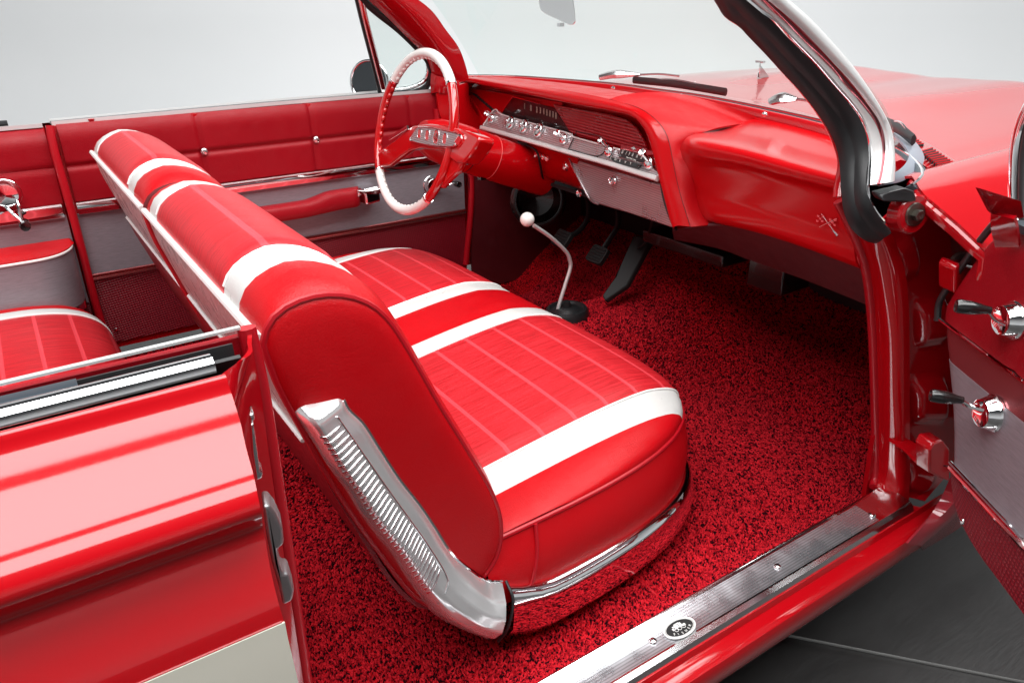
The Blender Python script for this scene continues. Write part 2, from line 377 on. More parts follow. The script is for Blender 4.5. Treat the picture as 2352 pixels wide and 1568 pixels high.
def tufts(name, x0, x1, y0, y1, step, seed):
    rg = np.random.default_rng(seed); X, Y = np.meshgrid(np.arange(x0, x1, step), np.arange(y0, y1, step)); X = X.ravel() + rg.uniform(-.45, .45, X.size) * step; Y = Y.ravel() + rg.uniform(-.45, .45, Y.size) * step
    n = X.size; xs = np.linspace(x0 - .02, x1 + .02, 140); ys_ = np.linspace(y0 - .02, y1 + .02, 120)
    H = np.array([[floor_z(a, c) for c in ys_] for a in xs]); fx = (X - xs[0]) / (xs[1] - xs[0]); fy = (Y - ys_[0]) / (ys_[1] - ys_[0]); ix = fx.astype(int); iy = fy.astype(int); fx -= ix; fy -= iy
    Zz = H[ix, iy] * (1 - fx) * (1 - fy) + H[ix + 1, iy] * fx * (1 - fy) + H[ix, iy + 1] * (1 - fx) * fy + H[ix + 1, iy + 1] * fx * fy
    an = rg.normal(.9, .55, n) + .8 * np.sin(X * 7) * np.sin(Y * 9); L = rg.uniform(.0030, .0052, n); W_ = rg.uniform(.0013, .0019, n); Hh = rg.uniform(.0022, .0042, n)
    base = np.array([(1, 0, -.2), (.45, 1, .1), (-.45, 1, .1), (-1, 0, -.2), (-.45, -1, .1), (.45, -1, .1), (.5, 0, 1), (-.5, 0, 1)], float)
    F = np.array([(0, 1, 6), (1, 2, 7), (1, 7, 6), (2, 3, 7), (3, 4, 7), (4, 5, 6), (4, 6, 7), (5, 0, 6)])
    u = base[None, :, 0] * L[:, None]; v = base[None, :, 1] * W_[:, None]; c, s_ = np.cos(an)[:, None], np.sin(an)[:, None]
    P = np.stack([X[:, None] + u * c - v * s_, Y[:, None] + u * s_ + v * c, Zz[:, None] + .001 + base[None, :, 2] * Hh[:, None]], -1).reshape(-1, 3)
    Fa = (F[None] + (np.arange(n) * 8)[:, None, None]).reshape(-1, 3); me = D.meshes.new(name)
    me.vertices.add(len(P)); me.vertices.foreach_set('co', P.astype(np.float32).ravel()); me.loops.add(Fa.size); me.loops.foreach_set('vertex_index', Fa.astype(np.int32).ravel())
    me.polygons.add(len(Fa)); me.polygons.foreach_set('loop_start', np.arange(0, Fa.size, 3, dtype=np.int32)); me.update(calc_edges=True); me.validate(); me.shade_smooth()
    me.materials.append(TUFT); o = D.objects.new(name, me); sc.collection.objects.link(o); o.parent = carpet; o.matrix_parent_inverse = Matrix.Translation(-Vector(carpet.location)); o['kind'] = 'stuff'
TUFT, nt, b = mat('loop_pile_yarn'); b.inputs['Specular IOR Level'].default_value = .03; setp(b, Roughness=.9)
gi = N(nt, 'ShaderNodeNewGeometry'); nz_ = noise(nt, coord(nt), 250, 1)
rf = math_(nt, 'ADD', math_(nt, 'MULTIPLY', gi.outputs['Random Per Island'], .6), math_(nt, 'MULTIPLY', nz_, .8))
nt.links.new(ramp(nt, rf, [(.50, (.012, .002, .004)), (.56, (.24, .004, .009)), (.98, (.58, .016, .026))]), b.inputs['Base Color'])
tufts('carpet_pile', -.02, 1.70, -.83, .62, .0042, 3); tufts('carpet_pile', -.02, .62, .60, .80, .0046, 4)
p0 = [at_z(1448, 1308, .285), at_z(1475, 1325, .287), at_z(1530, 1358, .30), at_z(1566, 1380, .325)]
MB().tube([V(p[0], p[1], floor_z(p[0], p[1]) + .001) for p in cr([p0[0] + (p0[0] - p0[3]) * .6] + p0, 20)], .0036, 8).build('binding_cord', PIPE_R, carpet)
hp = [at_z(1180, 690, .40), at_z(1290, 665, .40), at_z(1350, 705, .40), at_z(1225, 740, .40)]
G = []
for t in np.linspace(0, 1, 12):
    a = hp[0] + (hp[3] - hp[0]) * t; c = hp[1] + (hp[2] - hp[1]) * t
    G.append([V(q[0], q[1], floor_z(q[0], q[1]) + .006) for q in (a + (c - a) * s for s in np.linspace(0, 1, 12))])
MB().slab(np.array(G), .003).build('heel_mat', KICK, carpet)

# ================================================================== FRONT SEAT
seat = thing('front_bench_seat', 'red front bench seat with white stripes, white shell back and ribbed chrome end shield', 'car seat', (.5, 0, .27))
MATS = [VINYL, WHITE, INSERT, SHELL]
YB = [-.61, -.545, -.135, -.075, .075, .135, .545, .61]          # stripe edges across the seat
def zone(y):
    if -.61 < y < -.545 or -.135 < y < -.075 or .075 < y < .135 or .545 < y < .61: return 1
    if -.545 < y < -.135 or .135 < y < .545: return 2
    return 0
# profile of a backrest, (x, z), from bottom of the front face over the top and down the rear
PF = [(.285, .445), (.318, .485), (.325, .539), (.310, .600), (.270, .690), (.235, .765), (.205, .835), (.176, .895), (.150, .924), (.118, .9395), (.085, .943), (.056, .936), (.040, .922), (.032, .904)]
PR = [(.032, .904), (.040, .855), (.058, .795), (.088, .70), (.135, .58), (.185, .47), (.235, .43), (.285, .445)]
def backrest(y0, y1, name, label=None, near_end=True):
    pf = cr(PF, 44)[:, :2] if False else cr([(a, b, 0) for a, b in PF], 44)[:, :2]
    pr = cr([(a, b, 0) for a, b in PR], 26)[:, :2]
    cen = V(.16, .72)
    ys = sorted(set([y0, y1] + [y for y in YB if y0 < y < y1] + list(np.round(np.linspace(y0, y1, 26), 4)) + [y0 + d for d in (.006, .015, .03, .05)] + [y1 - d for d in (.006, .015, .03, .05)]))
    def bulge(y):
        e = min(y - y0, y1 - y); b = .019 * (1 - math.exp(-e / .022)) 
        z = 0
        for s in YB:
            if y0 < s < y1: z += math.exp(-((y - s) / .012) ** 2) * .0035
        zc = zone(y)
        return b - z + (.003 if zc == 2 else 0)
    m = MB(); G = []
    nrm = np.gradient(pf, axis=0); nrm = np.stack([-nrm[:, 1], nrm[:, 0]], 1); nrm /= np.linalg.norm(nrm, axis=1)[:, None]; nrm *= np.sign(((pf - cen) * nrm).sum(1))[:, None]
    fade = np.clip(np.minimum(np.arange(44) / 5, (43 - np.arange(44)) / 5), 0, 1)
    for y in ys:
        q = pf + nrm * (bulge(y) * fade)[:, None]; G.append([V(a, y, b) for a, b in q])
    G = np.array(G); L = np.r_[0, np.cumsum(np.linalg.norm(np.diff(pf, axis=0), axis=1))]
    uv = np.array([[(y, l + .017) for l in L] for y in ys])
    m.grid(G, lambda i, j: zone((ys[i] + ys[i + 1]) / 2), uv=uv)
    # rear shell
    G2 = np.array([[V(a + .0, y, b) for a, b in pr] for y in ys]); m.grid(G2, 3)
    # domed end cheeks
    loop = np.vstack([pf, pr[1:-1]]); 
    for ye, sgn in ((y0, -1), (y1, 1)):
        rings = []
        for k, (s, d) in enumerate(((1, 0), (.985, .004), (.95, .007), (.86, .010), (.7, .012), (.45, .013), (.0, .013))):
            rings.append([V(cen[0] + (a - cen[0]) * s, ye + sgn * d, cen[1] + (b - cen[1]) * s) for a, b in loop])
        m.grid(np.array(rings), 0, cv=True)
    o = m.build(name, MATS, seat, label=label, sharp=50)
    return o, ys, G, loop, pr
bo, ys, G, loop, prr = backrest(-.70, -.042, 'backrest', 'passenger-side backrest of the split bench')
def piping_loop(y, parent, mat_=PIPE_R, r=.0045):
    MB().tube([V(a, y, b) for a, b in loop], r, 8, closed=True).build('piping', mat_, parent)
piping_loop(-.701, bo); 
def stripe_piping(parent, G, ys, edges, off=.001):
    for e in edges:
        i = min(range(len(ys)), key=lambda k: abs(ys[k] - e)); MB().tube(G[i][1:-1], .0028, 6, samples=50).build('stripe_piping', PIPE_W, parent)
stripe_piping(bo, G, ys, [-.545, -.135])
MB().tube([V(.030, y, .907) for y in np.linspace(-.695, -.04, 20)], .0055, 8).build('rear_piping', PIPE_W, bo)
MB().tube([V(.070, y, .748) for y in np.linspace(-.66, -.06, 20)], .003, 8).build('shell_edge_piping', PIPE_W, bo)
MB().tube([V(a, -.033, b) for a, b in prr] , .006, 6).build('gap_filler', PIPE_R, bo); MB().tube([V(a * .985 + .0024, -.033, b * .985 + .0108) for a, b in [(x_[0], x_[1]) for x_ in PF]], .0075, 8, samples=50).build('gap_filler', m_plain('painted_gap_shade', (.10, .001, .003), .5), bo)  # dark front strip paints the shade of the crease between the backrests
b2, ys2, G2, loop, prr = backrest(-.024, .635, 'backrest', 'driver-side backrest of the split bench')
stripe_piping(b2, G2, ys2, [.135, .545])
MB().tube([V(.030, y, .907) for y in np.linspace(-.02, .63, 20)], .0055, 8).build('rear_piping', PIPE_W, b2)
MB().tube([V(.070, y, .748) for y in np.linspace(.0, .6, 20)], .003, 8).build('shell_edge_piping', PIPE_W, b2)
MB().slab(np.array([cr([V(.074, y, .742), V(.083, y, .70), V(.117, y, .60), V(.150, y, .51), V(.185, y, .45), V(.225, y, .42)], 16) for y in np.linspace(-.695, .64, 8)]), .006).build('seat_back_apron', m_vinyl('maroon_vinyl', (.26, .004, .012, 1)), seat)

# cushion
XO, LX, HY = .30, .574, .688
def outline(a, hy=HY, lx=LX, xo=XO):     # a from 0 (near side) to pi (far side), super-ellipse front
    s, c = max(math.sin(a), 1e-9), math.cos(a); return xo + lx * s ** (2 / 3), -hy * math.copysign(abs(c) ** .25, c)
def crest(x): return .585 + .17 * (min(x, .76) - .78)
def ztop(x, y):
    X = max(0, (x - XO) / LX); e = min(1, X ** 3 + (abs(y) / HY) ** 8); zp = .502 + .02 * (x - .5)
    H = max(.004, crest(x) - zp + .006)
    z = zp + H * (1 - e) ** .36 * (1 - .28 * (abs(y) / HY) ** 4)
    for s in YB: z -= .0035 * math.exp(-((y - s) / .01) ** 2) * (1 - e) ** .3
    if zone(y) == 2: z += .003 * (1 - e) ** .3
    return z
m = MB()
yl = sorted(set(YB + list(np.round(np.linspace(-.6849, .6849, 60), 4)) + [-.684, -.68, -.672, -.66, .66, .672, .68, .684]))
nx = 60; G = []
for y in yl:
    xf = XO + LX * max(0, (1 - (abs(y) / HY) ** 8)) ** (1 / 3)
    xs = .28 + (xf - .28) * np.sin(np.linspace(0, math.pi / 2, nx)) ** .9
    G.append([V(x, y, ztop(x, y)) for x in xs])
G = np.array(G); uv = G[:, :, [1, 0]].copy(); uv[..., 1] += .02
m.grid(G, lambda i, j: zone((yl[i] + yl[i + 1]) / 2), uv=uv)
# side wall down to the trim
aa = np.linspace(0, math.pi, 120); rows = []
for k in range(9):
    t = k / 8; r = []
    for a in aa:
        x1, y1 = outline(a); x2, y2 = outline(a, .705, .572)
        zt = .502 + .02 * (x1 - .5); o = .010 * math.sin(t * math.pi)
        x = x1 + (x2 - x1) * t; y = y1 + (y2 - y1) * t; n = V(x - .3, y * 1.3); n /= np.linalg.norm(n) + 1e-9
        r.append(V(x + n[0] * o, y + n[1] * o, zt + (.385 - zt) * t))
    rows.append(r)
m.grid(np.array(rows), 0)
cu = m.build('seat_cushion', MATS, seat, sharp=60)
ed = [V(*outline(a), .502 + .02 * (outline(a)[0] - .5)) for a in aa]
MB().tube(ed, .0042, 8).build('piping', PIPE_R, cu)
mp_ = MB()
for e in (-.545, -.135, .135, .545):
    i = min(range(len(yl)), key=lambda k: abs(yl[k] - e)); MB().tube(G[i] + V(0, 0, .0015), .0026, 6).build('stripe_piping', PIPE_W, cu)
MB().tube([V(.395, -.692, .500), V(.390, -.703, .46), V(.380, -.709, .42), V(.372, -.706, .39)], .0030, 8, samples=16).build('side_seam', PIPE_R, cu)
# chrome skirt round the cushion
aa2 = np.linspace(0.0, math.pi, 110)
def skirt_row(hy, lx, z, xs=.335):
    r = [V(*outline(a, hy, lx), z) for a in aa2]
    return [V(xs, -hy, z)] + [p for p in r if p[0] > xs + .01 or p[1] > 0]
def skirt(rws):
    R = []
    for (hy, lx, dz) in rws:
        R.append([V(*(lambda q: (max(q[0], .330 if q[1] < 0 else .2), q[1]))(outline(a, hy, lx)), 0) + V(0, 0, dz + .030 * max(0, 1 - max(0, outline(a, hy, lx)[0] - .33) / .10) ** 2) for a in aa2])
    return np.array(R)
sk = MB(); sk.grid(skirt([(.700, .566, .380), (.704, .570, .392), (.711, .576, .396), (.717, .581, .393), (.724, .586, .378), (.728, .588, .350), (.724, .583, .318), (.708, .566, .292), (.680, .535, .280)]))
so = sk.build('chrome_skirt', CHROME, seat, sharp=60, label='curved chrome skirt along the cushion edge')
MB().lathe([(.0001, .003), (.004, .002), (.005, 0)], at_y(1186, 1430, -.722), (0, -1, 0), 12).build('screw', STEEL, so)
# chrome end shield: diagonal stamped piece with fine cross ribs
inner = [(.108, .827), (.113, .804), (.130, .777), (.147, .736), (.169, .684), (.194, .634), (.214, .589), (.230, .549), (.246, .517), (.269, .485), (.292, .457), (.318, .442)]
outer = [(.048, .822), (.057, .800), (.067, .771), (.080, .733), (.098, .690), (.114, .645), (.134, .599), (.148, .569), (.165, .523), (.186, .474), (.208, .429), (.239, .389), (.275, .350)]
inn = cr([(a, b, 0) for a, b in inner], 70); out = cr([(a, b, 0) for a, b in outer], 70)
sh = MB(); R = []
NX = 22
NX = 26
for j in range(70):
    t = j / 69; row = []
    for k in range(NX):
        u = k / (NX - 1); x = inn[j][0] + (out[j][0] - inn[j][0]) * u; z = inn[j][1] + (out[j][1] - inn[j][1]) * u
        k2 = smooth(.62, .95, t)
        f1 = float(np.interp(u, [0, .06, .14, .3, .62, .74, .84, .93, 1], [.712, .717, .7215, .7260, .7345, .7365, .731, .718, .700]))
        f2 = float(np.interp(u, [0, .06, .2, .4, .6, .78, .9, 1], [.714, .722, .738, .750, .753, .742, .724, .700]))
        y = -(f1 * (1 - k2) + f2 * k2) + .028 * max(0, 1 - t / .03) ** 2
        row.append(V(x, y, z))
    R.append(row)
R = np.array(R)
sh.slab(R, .004, flip=True)
# turned-over top edge
shd = sh.build('chrome_end_shield', m_plain('polished_shield', (.88, .88, .88), .16, .72), seat, sharp=70, label='tapering chrome end shield with a stack of fine ribs')
rb = MB()
for i in range(33):
    j = 5 + i * 1.29; j0 = int(j); fr = j - j0
    P = R[j0] * (1 - fr) + R[j0 + 1] * fr
    seg = P[9:22] + V(0, -.0002, 0); rb.tube(seg, [.0005, .0017, .0017, .0017, .0017, .0012], 8)
ro_ = rb.build('shield_ribs', CHROME, shd, sharp=70); ro_['kind'] = 'stuff'
fr_ = [R[3][8] + V(0, -.001, 0), R[20][8] + V(0, -.001, 0), R[40][8] + V(0, -.001, 0), R[49][9] + V(0, -.001, 0), R[50][13] + V(0, -.001, 0), R[50][20] + V(0, -.001, 0)]
MB().tube(fr_, .0009, 5, samples=50).build('rib_border', CHROME, shd)
MB().tube([R[k][0] for k in range(70)] , .0025, 6).build('rolled_edge', CHROME, shd)
MB().tube([V(.325, -.714, .440), V(.323, -.736, .420), V(.312, -.738, .375), V(.300, -.728, .345)], .0025, 8, samples=24).build('rubber_joint', RUBBER, shd)
# far-side hinge shield, just glimpsed under the backrest
MB().surf([[at_y(400, 655, .66), at_y(425, 690, .66), at_y(440, 715, .66)], [at_y(412, 648, .66), at_y(436, 680, .66), at_y(452, 705, .66)]], 4, 8, thick=.004).build('hinge_arm', CHROME, seat)
# seat frame plinth
MB().grid(skirt([(.675, .525, .292), (.66, .50, .27)])).build('seat_plinth', DARK, seat)

# ================================================================== REAR SEAT
rs = thing('rear_bench_seat', 'red rear bench cushion with one white stripe behind the front seat', 'car seat', (-.4, .3, .27))
ry = [-.30, .0, .535, .54, .60, .605, .66, .72]
yl2 = sorted(set([.545, .605] + list(np.linspace(-.75, .735, 60))))
def rz(x, y):
    e = min(1, max(0, (x + .40) / .375) ** 4 + (max(0, abs(y) - .30) / .44) ** 6 * .9)
    return .455 + .120 * (1 - e) ** .4 - .02 * max(0, -.2 - x) - .004 * math.exp(-((y - .545) / .01) ** 2) - .004 * math.exp(-((y - .605) / .01) ** 2)
G = []
for y in yl2:
    e = (max(0, abs(y) - .30) / .44) ** 6 * .9; xf = -.40 + .375 * max(0, 1 - e) ** .25
    G.append([V(x, y, rz(x, y)) for x in -.95 + (xf + .95) * np.sin(np.linspace(0, math.pi / 2, 50)) ** .8])
G = np.array(G); m = MB(); uv = G[:, :, [1, 0]].copy()
m.grid(G, lambda i, j: 1 if .545 <= (yl2[i] + yl2[i + 1]) / 2 < .605 else (2 if (yl2[i] + yl2[i + 1]) / 2 < .545 else 0), uv=uv)
fr = G[:, -1]; m.grid(np.array([fr, fr + V(.006, 0, -.03), fr + V(0, 0, -.07), fr + V(-.03, 0, -.13)]), 0)
ro = m.build('seat_cushion', MATS, rs, sharp=60)
MB().tube(fr, .0042, 8).build('piping', PIPE_R, ro)
i = min(range(len(yl2)), key=lambda k: abs(yl2[k] - .545)); MB().tube(G[i] + V(0, 0, .0015), .0026, 6).build('stripe_piping', PIPE_W, ro)

# ================================================================== FAR SIDE: driver's door and quarter trim
def panel_y(m, x0, x1, z0, z1, y, th, bev=.0, mi=0, nz=14, nx=30, puff=0.0, seams=(), zse=(), xtop=None, xe=None):
    """upright panel facing -y, optionally puffed between seams"""
    G = []
    for z in np.linspace(z0, z1, nz):
        row = []
        for x in np.linspace(x0, x1, nx):
            d = 0
            for s in seams: d += math.exp(-((x - s) / .007) ** 2)
            for s in zse: d += math.exp(-((z - s) / .007) ** 2)
            rt = max(0, (z - (z1 - .05)) / .05) if bev else 0
            row.append(V(x, y + d * puff + bev * rt ** 3, z))
        G.append(row)
    m.slab(np.array(G), th, mi, flip=True)
door = None
def crank(parent, o, ax, tip, knob_dir, s=1.0):
    """window winder or remote handle: escutcheon, conical hub, twin-bar arm and a black knob"""
    o = np.array(o, float); ax = np.array(ax, float); ax /= np.linalg.norm(ax); tip = np.array(tip, float)
    m = MB(); m.lathe([(.031 * s, 0), (.031 * s, .003), (.029 * s, .005), (.0285 * s, .006), (.0240 * s, .020 * s), (.0228 * s, .022 * s), (.0205 * s, .0205 * s), (.0001, .0185 * s)], o, ax, 36)
    d = tip - (o + ax * .02); L = np.linalg.norm(d); dn = d / L; sd = np.cross(dn, ax); sd /= np.linalg.norm(sd)
    for q in (-1, 1):
        m.tube([o + ax * .012 + sd * q * .014 * s + dn * .012, o + ax * .020 + sd * q * .008 * s + dn * L * .55, tip - dn * .004], .0036 * s, 8, samples=10)
    a = m.build('crank_handle', CHROME, parent)
    kd = np.array(knob_dir, float); kd /= np.linalg.norm(kd)
    return a, tip, kd, s
def knob(m, tip, kd, s): m.lathe([(.0001, -.004), (.007 * s, -.004), (.008 * s, .004), (.0105 * s, .010), (.0125 * s, .020), (.0130 * s, .034), (.0115 * s, .038), (.008 * s, .0365), (.0001, .0355)], tip, kd, 20)

m = MB(); panel_y(m, -.028, 1.13, .352, .958, .765, .05)
fd = m.build('driver_door', PAINT, car, label='closed far door seen from inside')
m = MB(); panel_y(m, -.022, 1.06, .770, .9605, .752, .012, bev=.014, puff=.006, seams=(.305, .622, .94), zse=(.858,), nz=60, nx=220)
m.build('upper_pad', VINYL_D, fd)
for (x, z) in ((.312, .859), (.630, .858)): MB().lathe([(.0001, .006), (.006, .0055), (.0095, .003), (.0105, 0)], (x, .7535, z), (0, -1, 0), 16).build('chrome_button', CHROME, fd)
MB().sweep([V(-.022, .750, .7515), V(.4, .748, .7515), V(1.10, .750, .7515)], [(-.016, 0), (-.013, .005), (-.004, .0055), (.004, .0065), (.013, .005), (.016, 0)], (0, 0, 1), 40).build('chrome_band', CHROME, fd)
m = MB(); panel_y(m, -.026, 1.125, .575, .737, .755, .012, nz=4); m.build('grey_panel', GREY, fd)
MB().sweep([V(-.026, .751, .568), V(1.125, .751, .568)], [(-.008, 0), (-.007, .004), (-.002, .002), (.003, .003), (.006, .004), (.008, 0)], (0, 0, 1), 20).build('lower_molding', m_plain('red_tinted_molding', (.45, .12, .12), .18, .9), fd)
m = MB(); panel_y(m, -.028, 1.125, .372, .562, .757, .012, nz=4); m.build('kick_cloth', WEAVE, fd)
MB().lathe([(.0001, .002), (.004, .0015), (.005, 0)], at_y(266, 757, .75), (0, -1, 0), 12).build('screw', STEEL, fd)
# chrome and gasket along the belt
MB().sweep([V(-.03, .776, .962), V(.5, .776, .965), V(1.07, .776, .964)], [(-.004, -.004), (.004, -.004), (.006, .004), (-.004, .004)], (0, 0, 1), 20).build('belt_molding', SATIN, fd)
MB().sweep([V(-.03, .80, .962), V(.5, .80, .966), V(1.04, .80, .965)], [(-.006, -.016), (.002, -.016), (.004, .016), (-.006, .016)], (0, 0, 1), 20).build('belt_gasket', GASKET, fd)
MB().sweep([V(-.03, .835, .962), V(.5, .835, .967), V(1.04, .835, .966)], [(-.006, -.012), (.004, -.010), (.006, .010), (-.006, .012)], (0, 0, 1), 20).build('outer_belt_molding', SATIN, fd)
# armrest with chrome pull
ar = MB(); rows = []
prof_ = [(-.02, 0), (-.024, .5), (-.020, .9), (-.008, 1), (.012, 1.0), (.020, .92), (.024, .6), (.020, 0)]
xs_ = np.linspace(.36, .742, 40)
for x in xs_:
    t = (x - .36) / .382; hh = 1 + .25 * smooth(.55, .75, t); dep = .058 * (min(1, (1 - t) * 14) ** .4 if t > .93 else 1) * smooth(-.06, .12, t)
    rows.append([V(x, .752 - d * dep, .668 + z * hh + .012 * smooth(.5, .8, t)) for z, d in prof_])
rows = np.array(rows); ar.grid(rows); ar.add(rows[-1], [list(range(8))]); ar.add(rows[0], [list(range(8))])
arm = ar.build('armrest', VINYL_D, fd, bevel=.004, sharp=60)
MB().prism([V(.742, .748, .705), V(.742, .700, .702), V(.742, .696, .655), V(.742, .745, .650)], (.055, .006, .004)).build('armrest_cap', CHROME, fd, bevel=.008, seg=3)
MB().surf([[at_y(842, 447, .70), at_y(870, 445, .70), at_y(893, 440, .70)], [at_y(820, 437, .70), at_y(845, 438, .70), at_y(872, 433, .70)]][::-1], 6, 10, thick=.006).build('door_pull', CHROME, fd, bevel=.002)
m = MB(); m.tube([at_y(803, 462, .735), at_y(818, 452, .71), at_y(826, 443, .705)], .007, 10, samples=8); m.build('pull_stem', CHROME, fd)
# winder on the far door
o_ = at_y(990, 424, .755)
_, tp, kd, s_ = crank(fd, o_, (0, -1, 0), at_y(1042, 420, .715), (0, -1, 0), .95)
m = MB(); knob(m, tp, kd, .8); m.build('crank_knob', BLACK, fd)
# lock button near the rear of the door top
lb = at_y(213, 290, .772); m = MB(); m.lathe([(.0055, -.01), (.005, .004), (.004, .010), (.007, .014), (.0075, .018), (.0001, .019)], lb, (0, 0, 1), 16); m.build('lock_button', PAINT, fd)
MB().lathe([(.011, 0), (.011, .002), (.007, .004), (.006, .002)], lb + V(0, 0, -.008), (0, 0, 1), 20).build('lock_ferrule', CHROME, fd)
# windlaces (far)
MB().tube([V(-.036, .748, .962), V(-.040, .742, .90), V(-.036, .740, .70), V(-.036, .742, .50), V(-.030, .745, .36)], .010, 10, samples=30).build('windlace', PIPE_R, car)
MB().tube([at_y(1002, 250, .75), at_y(1010, 300, .75), at_y(1045, 350, .75), at_y(1078, 385, .75), at_y(1082, 470, .75), at_y(1070, 607, .75)], .011, 10, samples=30).build('windlace', PIPE_R, car)

# quarter trim behind the far door
m = MB(); panel_y(m, -1.3, -.046, .30, .950, .80, .05); qt = m.build('quarter_trim', PAINT, car, label='far rear side trim panel')
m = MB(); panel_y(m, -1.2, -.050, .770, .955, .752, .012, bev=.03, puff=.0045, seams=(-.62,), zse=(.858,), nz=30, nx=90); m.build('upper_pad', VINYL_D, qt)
MB().sweep([V(-1.2, .748, .7515), V(-.055, .750, .7515)], [(-.018, 0), (-.014, .006), (-.003, .004), (.004, .006), (.014, .006), (.018, 0)], (0, 0, 1), 30).build('chrome_band', CHROME, qt)
m = MB(); panel_y(m, -1.2, -.050, .50, .737, .757, .012, nz=4); m.build('grey_panel', GREY, qt)
m = MB(); panel_y(m, -1.2, -.048, .30, .52, .765, .012, nz=4); m.build('kick_cloth', WEAVE, qt)
# rear armrest: rounded pod
aro = []
for a in np.linspace(0, math.pi / 2, 14): aro.append((-.16 + .105 * math.sin(a) ** .8, .755 - .125 * math.cos(a) ** .8 if a < 1.57 else .755))
oth = [(-1.2, .63)] + aro
m = MB(); Gp = np.array([[V(x, y, z) for (x, y) in oth] for z in np.linspace(.525, .668, 8)]); m.grid(Gp)
arp = m.build('rear_armrest', GREY, qt)
top = [V(x, y, .669) for x, y in oth]; MB().slab(np.array([[p, V(p[0], .757, .674)] for p in top]), .006, flip=True).build('armrest_pad', VINYL, arp, bevel=.002)
MB().tube([p + V(0, -.001, 0) for p in top], .0032, 6).build('armrest_piping', PIPE_W, arp)
MB().sweep([V(p[0], p[1], .518) for p in top], [(-.010, 0), (-.009, -.005), (0, -.003), (.009, -.005), (.010, 0)], (0, 0, 1)).build('armrest_molding', CHROME, arp)
ash = at_z(10, 583, .672); MB().box(ash + V(-.02, .01, .002), (.07, .05, .008)).build('ashtray', CHROME, arp, bevel=.003)
o_ = at_y(12, 445, .755)
_, tp, kd, s_ = crank(qt, o_, (0, -1, 0), at_y(52, 512, .715), (.1, -1, -.05), 1.15)
m = MB(); knob(m, tp, kd, .95); m.build('crank_knob', BLACK, qt)
MB().sweep([V(-1.3, .782, .960), V(-.05, .782, .960)], [(-.005, -.006), (.004, -.006), (.005, .006), (-.005, .006)], (0, 0, 1), 12).build('belt_molding', SATIN, qt)
MB().sweep([V(-1.3, .825, .963), V(-.12, .825, .963)], [(-.010, -.022), (.006, -.020), (.010, .0), (.004, .022), (-.010, .022)], (0, 0, 1), 12).build('belt_gasket', RUBBER, qt)
# far sill plate
MB().slab(np.array([[V(-.3, .80, .342), V(-.3, .855, .347)], [V(1.15, .80, .342), V(1.15, .855, .347)]]), .01, flip=True).build('sill_plate', STEEL, car)
# outer body skin, far side
MB().surf([[V(-1.4, .835, .958), V(0, .835, .958), V(1.05, .835, .96), V(1.5, .84, .955)], [V(-1.4, .90, .93), V(0, .90, .93), V(1.05, .90, .935), V(1.5, .91, .93)], [V(-1.4, .97, .84), V(0, .98, .84), V(1.05, .98, .84), V(1.5, .99, .84)], [V(-1.4, .93, .3), V(0, .94, .3), V(1.05, .94, .3), V(1.5, .94, .3)]], 16, 12).build('body_side', PAINT, car, label='outer body side beyond the driver door')
# kick panel + vent
MB().slab(np.array([[V(1.14, .745, .28), V(1.14, .745, .78)], [V(1.62, .73, .28), V(1.62, .73, .78)]]), .01).build('kick_panel', KICK, car, label='dark maroon panel ahead of the driver door')
MB().slab(np.array([[V(1.62, -.80, .30), V(1.62, .80, .30)], [V(1.60, -.80, .90), V(1.60, .80, .90)]]), .01).build('firewall', DARK, car)
vn = at_y(1236, 460, .62); ax = V(-.45, -.9, .1)
m = MB(); m.lathe([(.075, -.12), (.078, -.01), (.095, 0), (.097, .006), (.090, .010), (.076, .008), (.070, -.01), (.062, -.05), (.0001, -.06)], vn, ax, 36)
m.build('air_vent', BLACK, car, label='round black fresh-air vent in the driver footwell', sharp=60)

# ================================================================== WINDSCREEN BASE ARC, COWL, HOOD, FENDERS
ARC = [V(1.16, .88, .985), V(1.37, .812, .975), V(1.47, .428, .975), V(1.465, .20, .975), V(1.445, -.024, .975), V(1.334, -.446, .972), V(1.22, -.67, .965), V(1.09, -.80, .958), V(.97, -.845, .952)]
arc = cr(ARC, 60)
def off(path, d, dz=0):
    T = np.gradient(path, axis=0); Nn = np.stack([T[:, 1], -T[:, 0], 0 * T[:, 0]], 1); Nn /= np.linalg.norm(Nn, axis=1)[:, None]
    return path - Nn * d + V(0, 0, dz)
cw = car
MB().sweep(arc[1:-1], [(-.012, -.012), (.004, -.013), (.010, -.004), (.010, .004), (.003, .012), (-.012, .012)], (0, 0, 1)).build('windshield_gasket', GASKET, car, label='dark gasket along the windshield base')
MB().tube(off(arc, .0)[1:-1] + V(0, 0, .011), .0028, 6).build('gasket_bead', CHROME, car)
# which side is outside (+x)? offset sign chosen so that 'off(.., +)' is forward
sgn = 1 if off(arc, .05)[30][0] > arc[30][0] else -1
MB().slab(np.array([off(arc, sgn * .010, -.001)[:46], off(arc, sgn * .03, -.004)[:46], off(arc, sgn * .055, -.012)[:46]]), .004, flip=sgn > 0).build('reveal_molding', STEEL, car, label='bright reveal molding round the windshield base')
